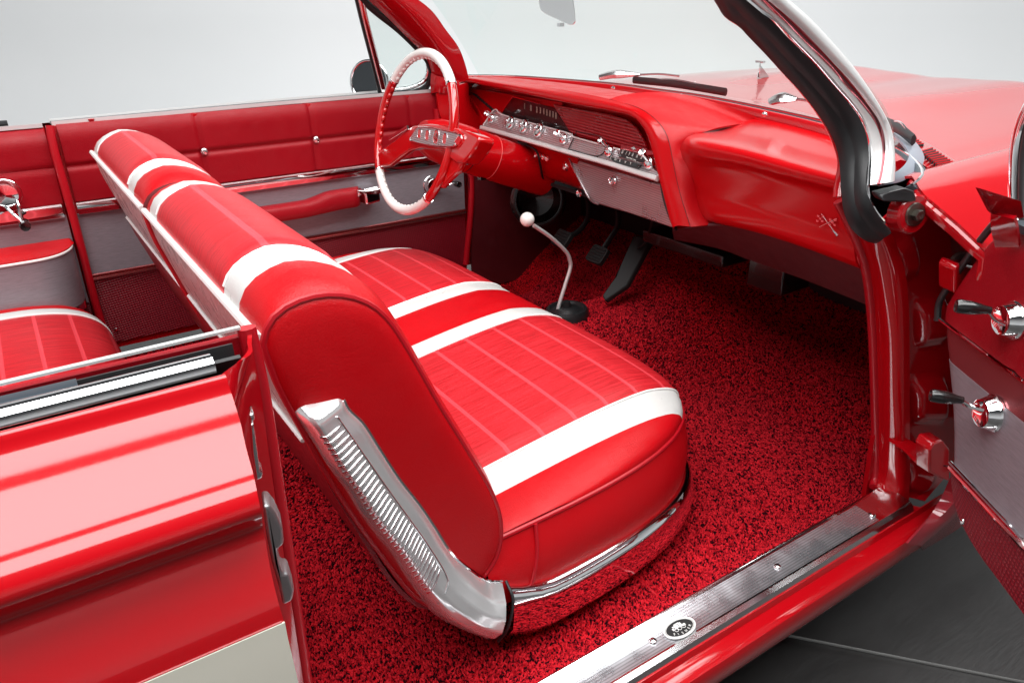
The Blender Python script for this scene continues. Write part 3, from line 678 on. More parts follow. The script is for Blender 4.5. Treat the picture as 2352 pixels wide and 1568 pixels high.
# cowl top panel between glass and hood, carrying the vent slots
HB = [V(1.42, .80, .950), V(1.62, .45, .965), V(1.60, .0, .967), V(1.49, -.40, .958), at_z(2101, 316, .952), at_z(2207, 377, .946)]
hb = cr(HB, 40); a1 = off(arc, sgn * .05, -.015)
a1 = cr([a1[4], a1[15], a1[27], a1[38], a1[46], a1[53]], 40)
MB().slab(np.array([a1 * (1 - t) + hb * t + V(0, 0, .004 * math.sin(t * math.pi)) for t in np.linspace(0, 1, 6)]), .004, flip=sgn > 0).build('cowl_panel', PAINT, car)
ri = cr([at_z(2012, 412, .974), at_z(2052, 398, .976), at_z(2078, 378, .976), at_z(2088, 355, .976), at_z(2075, 332, .976), at_z(2050, 305, .977)], 40)
ro2 = cr([at_z(2018, 428, .960), at_z(2070, 417, .961), at_z(2105, 396, .961), at_z(2123, 365, .961), at_z(2111, 336, .962), at_z(2083, 305, .964)], 40)
MB().slab(np.array([ri, ri * .5 + ro2 * .5 + V(0, 0, .003), ro2]), .004, flip=False).build('reveal_corner', m_plain('bluish_satin_molding', (.34, .37, .43), .3, .5), car, label='pale bright corner of the windshield molding')  # even blue-grey base colour, satin finish
co = None
SL = [((2115, 349), (2141, 341))] ; slots = []
for k in range(9): t_ = k / 8; slots.append(((2115 + 41 * t_, 349 + 33.5 * t_), (2141 + 53 * t_, 341 + 36 * t_)))
for k in range(4): t_ = k / 3; slots.append(((2086 + 14 * t_, 322 + 12 * t_), (2104 + 16 * t_, 319 + 12 * t_)))
rr = MB(); m = MB()
for p_, q_ in slots:
    p, q = at_z(*p_, .9585), at_z(*q_, .9575); rr.tube([p, q], .0026, 6, sq=.8); o_ = V(-.006, -.004, -.0015); m.tube([p + o_, q + o_], .0030, 6, sq=.5)
co = rr.build('vent_louver', PAINT, car); co['kind'] = 'stuff'; m.build('vent_slot', DARK, co)['kind'] = 'stuff'
# hood: crowned panel with two raised ridges, ending in a drooping nose
def hood_pt(u, v):                       # u 0 rear..1 nose, v 0 near..1 far
    rear = cr(HB, 41)[int(round((1 - v) * 40))]
    nose = V(2.78 - 1.0 * (v - .5) ** 2 * .9, -.76 + 1.52 * v, .905)
    p = rear * (1 - u) + nose * u
    side = abs(v - .5) * 2
    z = rear[2] + (.016 * math.sin(min(1, u * 1.4) * math.pi / 2)) * (1 - side ** 4) - .10 * max(0, u - .72) ** 1.6 * 5.2
    z += .012 * math.exp(-((abs(p[1] + .02) - .30) / .10) ** 2) * smooth(.1, .4, u)
    z += -.012 * math.exp(-((p[1] + .02) / .07) ** 2) * smooth(.0, .4, u) * .6
    return V(p[0], p[1], z)
MB().slab(np.array([[hood_pt(u, v) for v in np.linspace(0, 1, 50)] for u in np.linspace(0, 1, 50)]), .006).build('hood', PAINT, car, label='long red hood with two faint raised ridges')
m = MB(); q = at_z(1742, 180, .985); m.tube([q, q + V(0, 0, .03), q + V(.0, 0, .048)], [.004, .003, .002], 8); m.prism([q + V(.0, -.003, 0), q + V(.0, -.002, .040), q + V(.05, -.003, 0)], (0, .006, 0)); m.box(q + V(0, 0, .05), (.012, .03, .006))
m.build('hood_ornament', CHROME, car)
# near front fender
fe = [at_z(2094, 410, .965), at_y(2122, 454, -.872), at_y(2166, 491, -.905), at_y(2210, 529, -.935), at_y(2248, 566, -.960), at_y(2264, 576, -.972), at_y(2264, 576, -.972) + V(.01, -.008, -.06), V(1.12, -.985, .70), V(1.2, -.985, .4)]
gap = [at_z(2200, 383, .945), at_z(2352, 354, .945)]
g0, g1 = gap; gd = g1 - g0
fe_s = cr(fe, 26); rowsF = []
for t in np.linspace(0, 1, 26):
    x = 0
    row = []
    for k, p in enumerate(fe_s):
        y = p[1] - .01 * t; q = V(p[0] + (2.72 - p[0]) * t, y, p[2] - .04 * max(0, t - .7) + .02 * math.sin(t * 3) * (1 if k < 15 else 0))
        row.append(q)
    # inner strip to the hood gap
    inn_ = V(max(row[0][0], g0[0] - .27 + 1.45 * t), -.752 - .01 * t, .947 - .02 * max(0, t - .7))
    rowsF.append([inn_, (inn_ + row[0]) / 2 + V(0, 0, .003)] + row)
MB().slab(np.array(rowsF), .004, flip=False).build('front_fender', PAINT, car, label='red front fender ahead of the open door')
MB().tube(np.array([r + V(0.0, .0, -.010) for r in fe_s[:18]]), .009, 8, sq=.6).build('fender_flange', PAINT_J, car)

# ================================================================== DASHBOARD
def Z(zx, zy): return 1010.6 + .4102 * zx, 137.8 + .4102 * zy
def ZD(zx, zy, c, kz=0.0): return dsh(*Z(zx, zy), c, kz)
def ZZ(zx, zy, z): return at_z(*Z(zx, zy), z)
# visor / top pad: lofted from the lip curve back to the windshield arc
lip = [ZD(*q, 1.050) for q in [(96, 240), (104, 150), (150, 122), (250, 140), (430, 175), (700, 232), (950, 278), (1060, 303), (1120, 345), (1162, 410), (1190, 490), (1207, 560), (1225, 640), (1242, 695), (1267, 790), (1287, 880), (1308, 940)]]
topc = [ZD(*q, 1.066) for q in [(120, 110), (200, 98), (400, 124), (700, 170), (950, 220), (1100, 264), (1180, 310), (1240, 370), (1280, 450), (1303, 560), (1332, 700), (1366, 820), (1402, 934)]]
inner_lip = [p + V(.030, 0, -.004) for p in lip]
m = MB()
L0 = cr(lip, 60); T0 = cr(topc, 60)
bead = np.array([L0 + V(.05, 0, -.006), L0 + V(.012, 0, -.005), L0 + V(.001, 0, -.003), L0 + V(-.003, 0, .001), L0 * .6 + T0 * .4 + V(-.006, 0, .005), T0])
# resample bead in cross direction
BG = np.array([cr(bead[:, j], 22) for j in range(60)]).transpose(1, 0, 2)
m.grid(BG)
dash = m.build('dashboard', PAINT_IN, car, label='red painted dashboard', sharp=60)
# dash top from visor back to garnish rail
backc = off(arc, -sgn * .035, -.006); tip_i = min(range(60), key=lambda i_: abs(backc[i_][1] - ZZ(1745, 330, .962)[1]))
bk = cr([backc[int(round(3 + (tip_i - 3) * f_))] for f_ in np.linspace(0, 1, 8)], 40)
frc = cr([topc[k_] for k_ in (0, 1, 2, 3, 4)], 40)
m = MB(); Gt = np.array([frc * (1 - t) + bk * t + V(0, 0, .010 * math.sin(t * math.pi)) for t in np.linspace(0, 1, 16)]); m.slab(Gt, .004, flip=True)
m.build('dash_top_pad', VINYL, dash, label='grained red pad on top of the dashboard')
# garnish rail
MB().sweep(off(arc, -sgn * .022, .0)[1:-6], [(-.014, -.012), (.004, -.014), (.010, -.008), (.012, .002), (.008, .010), (-.012, .012)], (0, 0, 1)).build('garnish_rail', PAINT, dash, sharp=60)
for (x, y) in ((1282, 201), (1408, 202), (1565, 220), (1756, 262)):
    p = at_z(x, y, .990); MB().lathe([(.0001, .004), (.004, .003), (.006, 0), (.006, -.004)], p, (-.3, -.2, 1), 14).build('rail_screw', CHROME, dash)
# right shoulder of the cluster hood running out into a pointed wing under the rail
A_s = cr(topc[4:], 40)
Bp = [backc[tip_i] + V(0, 0, .002), ZZ(1710, 352, .958), ZD(1560, 378, 1.20), ZD(1430, 425, 1.130), ZD(1362, 470, 1.098), ZD(1356, 530, 1.088), ZD(1420, 620, 1.096), ZD(1450, 760, 1.104), ZD(1480, 850, 1.106), ZD(1532, 918, 1.110)]
Bc = cr(Bp, 40)
m = MB(); Gs = []
for j in range(40):
    a_, b_ = A_s[j], Bc[j]; L_ = np.linalg.norm(b_ - a_); t_ = j / 39
    bul = V(-.05, -.10, .99) * (1 - smooth(.0, .45, t_)) + V(-.85, -.45, .1) * smooth(.0, .45, t_)
    Gs.append([a_ + (b_ - a_) * u_ + bul * (.085 * L_ * math.sin(math.pi * u_ ** .8)) for u_ in np.linspace(0, 1, 22)])
m.slab(np.array(Gs), .004); so2 = m.build('dash_shoulder', VINYL, dash, label='red shoulder curving round the right end of the cluster', sharp=70)
MB().tube(A_s, .0006, 6).build('visor_seam', DARK, so2)
# passenger-side painted loaf: rounded ledge with a crease, and the flat face below it
def lrow(a): return cr(a, 40)
L0 = lrow([backc[i_] + V(0, 0, -.004) for i_ in (tip_i - 3, tip_i, tip_i + 4, tip_i + 8, 52)])
L1 = lrow([ZZ(1640, 368, .955), ZZ(1745, 352, .958), ZZ(1900, 392, .960), ZZ(2100, 452, .958), ZZ(2300, 512, .954)])
L1b = lrow([ZZ(1500, 402, .955), ZZ(1620, 405, .957), ZZ(1820, 452, .957), ZZ(2050, 520, .955), ZZ(2290, 590, .951)])
L2 = lrow([ZD(1395, 440, 1.088), ZD(1470, 455, 1.068), ZD(1700, 505, 1.062), ZD(2000, 590, 1.062), ZD(2290, 672, 1.062)])
L3 = lrow([ZD(1356, 490, 1.080), ZD(1430, 520, 1.050), ZD(1700, 566, 1.044), ZD(1960, 634, 1.044), ZD(2290, 718, 1.044)])
L4 = lrow([ZD(1358, 508, 1.082), ZD(1436, 536, 1.054), ZD(1700, 581, 1.047), ZD(1960, 649, 1.047), ZD(2290, 733, 1.047)])
L4b = lrow([ZD(1366, 540, 1.088), ZD(1446, 568, 1.066), ZD(1700, 612, 1.055), ZD(1960, 680, 1.055), ZD(2290, 765, 1.055)])
L5 = lrow([ZD(1382, 580, 1.092), ZD(1470, 630, 1.074), ZD(1720, 680, 1.060), ZD(1980, 748, 1.060), ZD(2300, 832, 1.060)])
L6 = lrow([ZD(1425, 690, 1.102), ZD(1500, 750, 1.082), ZD(1740, 808, 1.068), ZD(2000, 878, 1.068), ZD(2320, 970, 1.068)])
L7 = lrow([ZD(1478, 880, 1.108), ZD(1560, 902, 1.088), ZD(1750, 945, 1.078), ZD(2000, 1022, 1.078), ZD(2352, 1150, 1.078)])
L8 = [p + V(.06, 0, -.006) for p in L7]
m = MB(); m.surf([L0, L1, L1b, L2, L3, L4, L4b, L5, L6, L7, L8], 120, 60, thick=.004, flip=True); m.build('glove_panel', PAINT_IN, dash, label='smooth painted panel before the passenger', sharp=70)
# crossed flags emblem
em = ZD(2172, 912, 1.058); rt_ = V(-.135, -1, 0) / np.linalg.norm(V(-.135, -1, 0)); up_ = V(0.02, -.03, 1)
m = MB()
for s_, w_ in ((1, .030), (-1, .030)):
    d = rt_ * s_ * .8 + V(0, 0, .55); d /= np.linalg.norm(d); m.tube([em - d * .019, em + d * .020], .0008, 6)
m.tube([em + rt_ * .014 + V(0, 0, -.010), em + rt_ * .024 + V(0, 0, -.016)], [.0018, .0022], 8)
for cx_ in (-.022, .004):
    c0 = em + rt_ * cx_ + V(0, 0, .001)
    for i_ in range(3):
        for j_ in range(3):
            if (i_ + j_) % 2 == 0: m.box(c0 + rt_ * (.0052 * i_) + V(0, 0, .0042 * j_ - .003 + .001 * i_), (.0012, .0044, .0034))
m.build('flag_emblem', CHROME_B, dash)
# under-dash duct / maroon panels
uP = [(1540, 520), (1650, 522), (1800, 560), (1990, 620)]; uQ = [(1560, 545), (1650, 560), (1720, 592), (1850, 600), (2000, 640)]
m = MB(); m.surf([[dsh(x, y, 1.10) for x, y in [(1545, 522), (1650, 512), (1740, 528), (1860, 566), (2010, 620)]], [dsh(x, y, 1.20) for x, y in [(1550, 545), (1650, 565), (1725, 592), (1860, 640), (2010, 700)]]], 4, 20, thick=.006, flip=True); m.build('under_dash_panel', m_vinyl('maroon_duct', (.10, .035, .04, 1), .5, .1), dash)
m = MB(); m.slab(np.array([[V(1.14, -.78, .74), V(1.18, .70, .735)], [V(1.60, -.78, .70), V(1.60, .70, .70)]]), .01); m.build('under_dash_baffle', DARK, dash)

# ---- instrument cluster
def face(poly, c, kz, name, mt, parent, th=.006, bevel=.001, uvdir=None, label=None):
    P = [dsh(x, y, c, kz) for x, y in poly]; n = np.cross(P[1] - P[0], P[-1] - P[0]); n /= np.linalg.norm(n)
    if n[0] > 0: n = -n
    m = MB(); Q = np.array(P); k = len(P)
    u = V(-.135, -1, 0); u /= np.linalg.norm(u); v = np.cross(n, u); v /= np.linalg.norm(v)
    uv = [(float(p @ u), float(p @ v)) for p in Q]
    m.add(Q, [list(range(k))], 0, uv); B = Q - n * th; m.add(np.vstack([Q, B]), [[i, (i + 1) % k, k + (i + 1) % k, k + i] for i in range(k)], 0, [uv[i % k] for i in range(2 * k)])
    m.add(B, [list(range(k))[::-1]], 0)
    return m.build(name, mt, parent, bevel=bevel, sharp=30, label=label), n
KU = .30                                   # upper face leans back: top nearer the driver
# back wall of the recess (smooth red, left part)
face([(1062, 200), (1290, 235), (1290, 300), (1130, 262), (1110, 292), (1085, 268)], 1.094, -.0, 'recess_panel', PAINT_IN, dash)
face([(1068, 205), (1120, 290), (1115, 310), (1090, 260), (1055, 215)], 1.088, 0, 'recess_end', PAINT_IN, dash)
face([(1045, 170), (1200, 192), (1300, 216), (1400, 242), (1480, 262), (1535, 310), (1556, 400), (1578, 500), (1576, 518), (1545, 516), (1330, 400), (1085, 330)], 1.108, 0, 'recess_backing', PAINT_IN, dash)
# fine slanted slots at the left end
m = MB()
for k in range(19):
    t = k / 18; a = dsh(1082 + 83 * t, 213 + 72 * t, 1.0925); b = dsh(1096 + 84 * t, 219 + 71 * t, 1.0925); m.tube([a, b], .0014, 5)
m.build('recess_slots', DARK, dash)
rp, _ = face([(1270, 240), (1300, 246), (1400, 264), (1440, 276), (1462, 295), (1478, 325), (1487, 352), (1430, 338), (1395, 330), (1330, 314), (1308, 303)], 1.090, 0, 'ribbed_red_panel', RIB_RD, dash, label='horizontally ribbed red face beside the speedometer')
sp, n_ = face([(1176, 224), (1184, 225), (1240, 240), (1272, 248), (1300, 290), (1312, 305), (1310, 312), (1200, 282), (1152, 262)], 1.092, 0, 'speedometer', DIAL, dash)
MB().tube([dsh(x, y, 1.087) for x, y in [(1150, 263), (1176, 226), (1184, 224), (1240, 239)]], .0022, 6, samples=24).build('speedometer_frame', CHROME, dash)
m = MB(); rt_ = V(-.135, -1, 0)
for k, (t, x, y) in enumerate([('0', 1205, 245), ('10', 1219, 249), ('20', 1233, 253), ('30', 1241, 255), ('40', 1249, 257), ('50', 1256, 260), ('60', 1263, 262), ('70', 1270, 264), ('80', 1277, 267)]):
    m.text(t if k else 'I', dsh(x, y, 1.0905), rt_, V(0, 0, 1), .024, sx=.30 if k > 1 else .45)
m.build('speedometer_numerals', NUM, dash)['kind'] = 'stuff'
MB().slab(np.array([[dsh(x, y, 1.082) for x, y in ((1150, 262), (1178, 226), (1184, 225))], [dsh(x, y, 1.082) for x, y in ((1312, 308), (1290, 272), (1268, 245))]]), .0015).build('speedometer_lens', LENS, dash)
# chrome control strip (leans towards the driver at the bottom)
KS = .45
strip = [(1108, 290), (1120, 273), (1133, 257), (1142, 253), (1150, 262), (1160, 268), (1200, 279), (1310, 309), (1318, 316), (1345, 322), (1430, 347), (1490, 362), (1497, 385), (1512, 398), (1512, 413), (1400, 380), (1300, 352), (1200, 323), (1115, 298)]
cl, nS = face(strip, 1.062, KS, 'control_strip', RIB_CL, dash, th=.012, label='ribbed metal control strip with gauges and switches')
def S(x, y, d=0.0): return dsh(x, y, 1.062, KS) + nS * d
MB().sweep([S(1108, 294, .004), S(1200, 320, .004), S(1300, 349, .004), S(1400, 377, .004), S(1513, 412, .004)], rrect(.010, .012, .003), nS, 30).build('strip_lower_molding', SATIN, dash)
MB().tube([S(x, y, .003) for x, y in [(1112, 288), (1133, 257), (1142, 253), (1152, 263), (1200, 278), (1310, 308), (1320, 316), (1430, 346), (1490, 362)]], .0022, 6, samples=60).build('strip_upper_molding', SATIN, dash)
# gauges
for (x, y, r) in ((1174.7, 283.4, .0195), (1206.7, 291.6, .0195), (1240.3, 300.6, .0200)):
    c = S(x, y, .001); gm = MB(); gd_ = MB()
    gm.lathe([(r, 0), (r * 1.02, .004), (r * .93, .009), (r * .86, .010), (r * .80, .004), (r * .78, .001)], c, nS, 36)
    gm.lathe([(.0001, .010), (.003, .0095), (.0045, .004), (.0045, .001)], c, nS, 16)
    gd_.lathe([(r * .8, .0025), (.0001, .0020)], c, nS, 30)
    u = V(-.135, -1, 0) / 1.009; v = np.cross(nS, u)
    for a in (200, 240, 270, 300, 340): 
        q = c + nS * .003 + (u * math.cos(math.radians(a)) + v * math.sin(math.radians(a))) * r * .62; gd_.box(q, (.0012, .0012, .0012), mi=1)
    gm.build('gauge_bezel', CHROME, dash); gd_.build('gauge_dial', [DIAL, NUM], dash)
# switch knobs: flared chrome pull knobs on collars
def pull(m, c, n, L=.040, s=1.0):
    m.lathe([(.020 * s, 0), (.0205 * s, .004), (.016 * s, .010), (.013 * s, .012)], c, n, 26)
    m.lathe([(.0065 * s, .008), (.0055 * s, .016), (.0075 * s, L * .75), (.0125 * s, L * .92), (.0130 * s, L), (.011 * s, L + .001), (.0001, L - .005)], c, n, 22)
nk = V(-.93, -.12, .28)
for cx_, cy_, tx_, ty_ in ((295, 330, 262, 297), (700, 445, 652, 407), (955, 515, 895, 450), (1180, 580, 1130, 515)):
    c_ = ZD(cx_, cy_, 1.062, KS) + nS * .001; t_ = ZD(tx_, ty_, 1.062 - .040, KS); m = MB()
    m.lathe([(.0150, 0), (.0152, .003), (.0125, .008), (.0105, .0095), (.0001, .0095)], c_, nS, 26)
    L_ = np.linalg.norm(t_ - c_); m.lathe([(.0050, .004), (.0042, .012), (.0052, L_ * .72), (.0088, L_ * .92), (.0090, L_), (.0078, L_ + .001), (.0001, L_ - .005)], c_, t_ - c_, 22)
    m.build('switch_knob', CHROME, dash)
# ashtray door (same ribs, thin groove)
MB().tube([S(*Z(x, y), .0015) for x, y in [(722, 500), (765, 410), (778, 404), (925, 445), (893, 538), (722, 500)]], .0011, 5, samples=60).build('ashtray_outline', DARK, dash)
# radio
rd, _ = face([Z(1010, 500), Z(1150, 534), Z(1143, 577), Z(1003, 545)], 1.0560, KS, 'radio', DIAL, dash, th=.006)
face([Z(1013, 470), Z(1190, 510), Z(1192, 530), Z(1150, 534), Z(1010, 500)], 1.0545, KS, 'radio_brow', m_plain('red_chrome', (.45, .04, .05), .15, .85), dash, th=.004)
face([Z(940, 538), Z(1122, 586), Z(1102, 606), Z(985, 578), Z(945, 552)], 1.0550, KS, 'radio_button_bar', BLACK, dash, th=.006)
m = MB(); uS = V(-.135, -1, 0); vS = np.cross(nS, uS)
for t, x, y in (('55', 1022, 516), ('7', 1043, 522), ('9', 1060, 527), ('11', 1079, 532), ('14', 1103, 539), ('16', 1128, 546)): m.text(t, ZD(x, y, 1.0548, KS), uS, vS, .012, sx=.5)
m.text('Manual Push Tuning', ZD(1070, 553, 1.0548, KS), uS, vS, .0048)
for t, x, y in (('C', 957, 549), ('H', 983, 557), ('E', 1008, 564), ('V', 1038, 573), ('Y', 1067, 581)): m.text(t, ZD(x, y, 1.0538, KS), uS, vS, .0078, sx=1.3)
rl = m.build('radio_lettering', m_plain('ivory_lettering', (.6, .6, .56), .4), dash); rl['kind'] = 'stuff'
MB().tube([ZD(x, y, 1.0545, KS) for x, y in [(1003, 545), (1011, 500), (1150, 534), (1143, 577), (1003, 545)]], .0010, 5, samples=50).build('radio_frame', CHROME, dash)
bt = [ZD(x, y, 1.0535, KS) for x, y in ((1068, 492), (1080, 490), (1084, 486), (1092, 488), (1091, 493), (1102, 500), (1090, 500), (1087, 504), (1079, 502), (1081, 497))]
m = MB(); m.prism(bt, (-.0008, 0, 0)); m.build('radio_badge', CHROME_B, dash)
# lower dash (painted) and column shroud, glove box (ribbed)
m = MB(); m.surf([[dsh(x, y, 1.072) for x, y in [(1085, 290), (1160, 312), (1260, 342), (1330, 362)]], [dsh(x, y, 1.085) for x, y in [(1085, 330), (1180, 352), (1260, 375), (1330, 400)]], [dsh(x, y, 1.11) for x, y in [(1082, 366), (1180, 392), (1260, 402), (1340, 425)]], [dsh(x, y, 1.14) for x, y in [(1082, 372), (1180, 396), (1260, 408), (1340, 433)]]], 20, 30, thick=.004, flip=True)
m.build('lower_dash', PAINT_IN, dash, sharp=60)
gb, _ = face([(1307, 364), (1313, 366), (1400, 391), (1519, 424), (1523, 450), (1531, 480), (1546, 522), (1540, 523), (1450, 492), (1375, 470), (1360, 462), (1345, 440)], 1.066, -.10, 'glovebox_door', RIB_GB, dash, th=.02, bevel=.004, label='ribbed satin metal glovebox door')
MB().tube([dsh(x, y, 1.064, -.10) for x, y in [(1307, 364), (1345, 441), (1360, 462), (1376, 470)]], .003, 6, samples=30).build('glovebox_edge', CHROME_B, dash)
m = MB(); g_ = dsh(1410, 415, 1.064, -.10); m.lathe([(.010, 0), (.0105, .003), (.0085, .005), (.008, .012), (.006, .013), (.0055, .010), (.0001, .010)], g_, (-1, 0, .1), 24); m.build('glovebox_lock', CHROME, dash)
MB().tube([dsh(x, y, 1.058) for x, y in [(1519, 422), (1525, 455), (1534, 485), (1548, 520), (1554, 527)]], .0035, 6, samples=30).build('glovebox_gap', DARK, dash)
for k in range(4):
    m = MB(); c = dsh(1240 + k * 8.5, 356 + k * 2.8, 1.080); m.lathe([(.003, -.01), (.0045, .004), (.0075, .012), (.008, .014), (.0001, .011)], c + V(0, 0, 0), V(-.95, .05, .1), 16)
    m.tube([c + V(.0, -.012, .008), c + V(-.006, -.018, .012)], .003, 6)
    m.build('vent_lever', CHROME, dash)
m = MB()
for k in range(5): m.tube([dsh(1248 + k * 8, 368 + k * 2, 1.083), dsh(1268 + k * 8, 395 + k * 2.4, 1.095)], .0012, 5)
m.build('vent_slots', DARK, dash)
m = MB(); m.lathe([(.014, 0), (.015, .006), (.012, .012), (.011, .006), (.0001, .006)], dsh(1305, 380, 1.085), (-1, .3, 0), 24); m.build('wiper_switch', CHROME, dash)
m = MB(); m.lathe([(.003, -.03), (.004, .004), (.009, .012), (.0095, .014), (.0001, .010)], dsh(1336, 443, 1.15), V(-.9, -.3, .1), 20); m.build('brake_release_knob', CHROME, dash)

# ================================================================== STEERING
wc = V(.766, .390, .910); th = math.radians(15.7); wu = V(math.sin(th), 0, math.cos(th)); ww = V(0, 1, 0); wn = V(-math.cos(th), 0, math.sin(th)); WR = .203
def wp(a, r=WR, d=0): return wc + r * (math.cos(a) * wu - math.sin(a) * ww) + wn * d       # a=0 top, +90 deg towards passenger (-y)
rad = math.radians
def arcm(m, a0, a1, n, r, ribs=False, mi=0):
    P = [wp(rad(a)) for a in np.linspace(a0, a1, n)]; m.tube(P, r, 14, mi)
    if ribs:
        for a in np.arange(min(a0, a1) + 6, max(a0, a1) - 5, 6.0): 
            q = wp(rad(a), WR - .0098); m.lathe([(.0001, -.0085), (.0045, -.007), (.0062, 0), (.0045, .007), (.0001, .0085)], q, np.cross(wn, (q - wc) / WR), 10)
sw_ = MB(); arcm(sw_, -52 - 1, -128, 60, .0120); sw2 = MB(); arcm(sw2, 47, 136, 60, .0120)
for a in list(np.arange(-118, -58, 6.5)): 
    q = wp(rad(a), WR - .0098); sw_.lathe([(.0001, -.0085), (.0045, -.007), (.006, 0), (.0045, .007), (.0001, .0085)], q, np.cross(wn, (q - wc) / WR), 10)
# spokes: broad arms sweeping from rim to hub, low-set
hub = wc + wn * -.055
def spoke(sgn):
    P = [wp(rad(sgn * 92)), wp(rad(sgn * 92), .165, -.012), wp(rad(sgn * 88), .11, -.022), wp(rad(sgn * 82), .05, -.026)]
    sw_.tube(P, [.012, .016, .021, .026], 12, samples=20, sq=.55, up=wn if False else None)
    Q = [wp(rad(sgn * 122)), wp(rad(sgn * 112), .165, -.014), wp(rad(sgn * 103), .11, -.028), wp(rad(sgn * 100), .05, -.034)]
    sw_.tube(Q, [.010, .013, .020, .024], 12, samples=20, sq=.5)
wheel = sw_.build('steering_wheel', REDPL, car, label='red and ivory two-spoke steering wheel', sharp=60)
sw2.build('rim', REDPL, wheel, sharp=60)
m = MB(); arcm(m, -54, 48, 70, .0125, True); m.build('ivory_grip', IVORY, wheel, sharp=60)
m = MB(); arcm(m, 136, 232, 70, .0125, True); m.build('ivory_grip', IVORY, wheel, sharp=60)
for a in (47.5, 136, -53, -128): MB().tube([wp(rad(a - .8)), wp(rad(a + .8))], .0136, 16).build('grip_collar', CHROME, wheel)
# web between the spokes and ribbed horn cap
def HC(x, y, d=.012): return at_p(x, y, wn, float((wc + wn * d) @ wn))
def plate(pts, d, th, name, bev, mt=REDPL):
    P = [HC(x, y, d) for x, y in pts]; m = MB(); m.prism(P, -wn * th); return m.build(name, mt, wheel, bevel=bev, seg=4, sharp=50)
plate([(866, 352), (880, 340), (905, 322), (935, 296), (948, 288), (985, 284), (1020, 288), (1050, 295), (1066, 308), (1064, 330), (1050, 345), (1010, 346), (965, 340), (940, 345), (915, 362), (893, 380), (870, 384)], .006, .020, 'wheel_hub', .006)
plate([(1046, 296), (1072, 300), (1097, 312), (1100, 322), (1084, 350), (1064, 372), (1046, 374), (1030, 362), (1038, 335)], .004, .046, 'wheel_hub', .006)
plate([(1036, 350), (1062, 368), (1052, 392), (1030, 412), (1012, 432), (1004, 428), (1015, 395), (1026, 365)], -.004, .018, 'wheel_spoke', .006)
cap = [HC(942, 322), (HC(950, 305)), HC(958, 294), HC(985, 293), HC(1015, 299), HC(1050, 308), HC(1048, 322), HC(1043, 335), HC(1015, 336), HC(985, 333), HC(960, 328)]
capm = MB(); CPp = np.array(cap); uC = -ww; vC = wu
uvc = [(float(p @ uC), float(p @ vC)) for p in CPp]; k = len(CPp)
capm.add(CPp, [list(range(k))], 0, uvc); capm.add(np.vstack([CPp, CPp - wn * .008]), [[i, (i + 1) % k, k + (i + 1) % k, k + i] for i in range(k)])
hc = capm.build('horn_cap', RIB_CL, wheel, bevel=.0015)
MB().tube(CPp, .0018, 6, closed=True, samples=60).build('horn_cap_rim', CHROME, wheel)
for (x, y, r) in ((963, 308, .0095), (981, 311, .0105), (1001, 315, .0135), (1021, 319, .0105)):
    m = MB(); m2 = MB(); c = HC(x, y, .0125); rr_ = r
    P = [c + wu * math.cos(t) * rr_ * 1.25 + ww * math.sin(t) * rr_ * .95 for t in np.linspace(0, 6.283, 25)[:-1]]; m.tube(P, .0014, 6, closed=True)
    m2.add(np.array(P) + wn * .0004, [list(range(24))])
    m.build('cap_ring', CHROME, wheel); m2.build('cap_medallion', REDPL, wheel)
m = MB(); q = HC(1001, 315, .0145); m.lathe([(.0001, .003), (.006, .002), (.009, 0)], q, wn, 16); m.build('centre_badge', m_plain('badge_red_chrome', (.55, .12, .12), .2, .8), wheel)
MB().tube([HC(895, 319, .009), HC(937, 293, .010)], .006, 8, sq=.6).build('horn_button', CHROME, wheel); MB().tube([HC(1048, 327, .010), HC(1058, 313, .010)], .008, 8, sq=.6).build('horn_button', CHROME, wheel)
# column
ca = -wn; c0 = wc - wn * .025; c1 = wc + V(.42, -.01, -.165)
cdv = (c1 - c0)
m = MB(); m.tube([c0 + cdv * t for t in (0, .10, .22, .34)], [.038, .056, .062, .064], 32); m.tube([c0 + cdv * t for t in (.345, .5, .7, 1.0)], [.0625, .062, .062, .06], 32)
colm = m.build('steering_column', PAINT_IN, car, label='thick red steering column shroud')
MB().tube([c0 + cdv * .338, c0 + cdv * .348], .0635, 32).build('column_gap', DARK, colm)
MB().tube([c0 + cdv * .52, c0 + cdv * .523], .0635, 32).build('column_ring', m_plain('pale_red_ring', (.7, .12, .12), .3), colm)
MB().tube([dsh(1190, 326, 1.06), dsh(1230, 345, 1.058), dsh(1240, 375, 1.07), dsh(1245, 402, 1.09), dsh(1248, 412, 1.10)], .0032, 8, samples=30).build('column_seal', RUBBER, colm)
m = MB(); b0 = c0 + cdv * .45 + V(0, -.01, -.062); m.box(b0, (.025, .02, .012)); m.build('column_tag', BLACK, colm)

# ================================================================== SHIFTER, PEDALS
PEDR = m_plain('pedal_rubber', (.008, .008, .008), .65)
ky = .08
bpt = at_y(1292, 722, ky); pts_ = [at_y(1280, 722, ky), at_y(1284, 700, ky), at_y(1298, 655, ky), at_y(1310, 615, ky), at_y(1309, 598, ky), at_y(1300, 578, ky), at_y(1265, 545, ky), at_y(1226, 518, ky)]
m = MB(); m.tube(pts_, .0052, 12, samples=60); sl = m.build('shift_lever', SATIN, car, label='bent chrome gear lever with an ivory ball')
kb = at_y(1211, 504, ky); m = MB(); m.lathe([(.0183 * math.sin(t) + .0001, -.0183 * math.cos(t)) for t in np.linspace(0, math.pi, 20)], kb, (kb - pts_[-2]), 32); m.build('shift_knob', IVORY, sl)
m = MB(); kc = (CP - kb); kc /= np.linalg.norm(kc); sk_ = kb + (V(-.35, -.35, .85)) / np.linalg.norm(V(.35, .35, .85)) * .0181
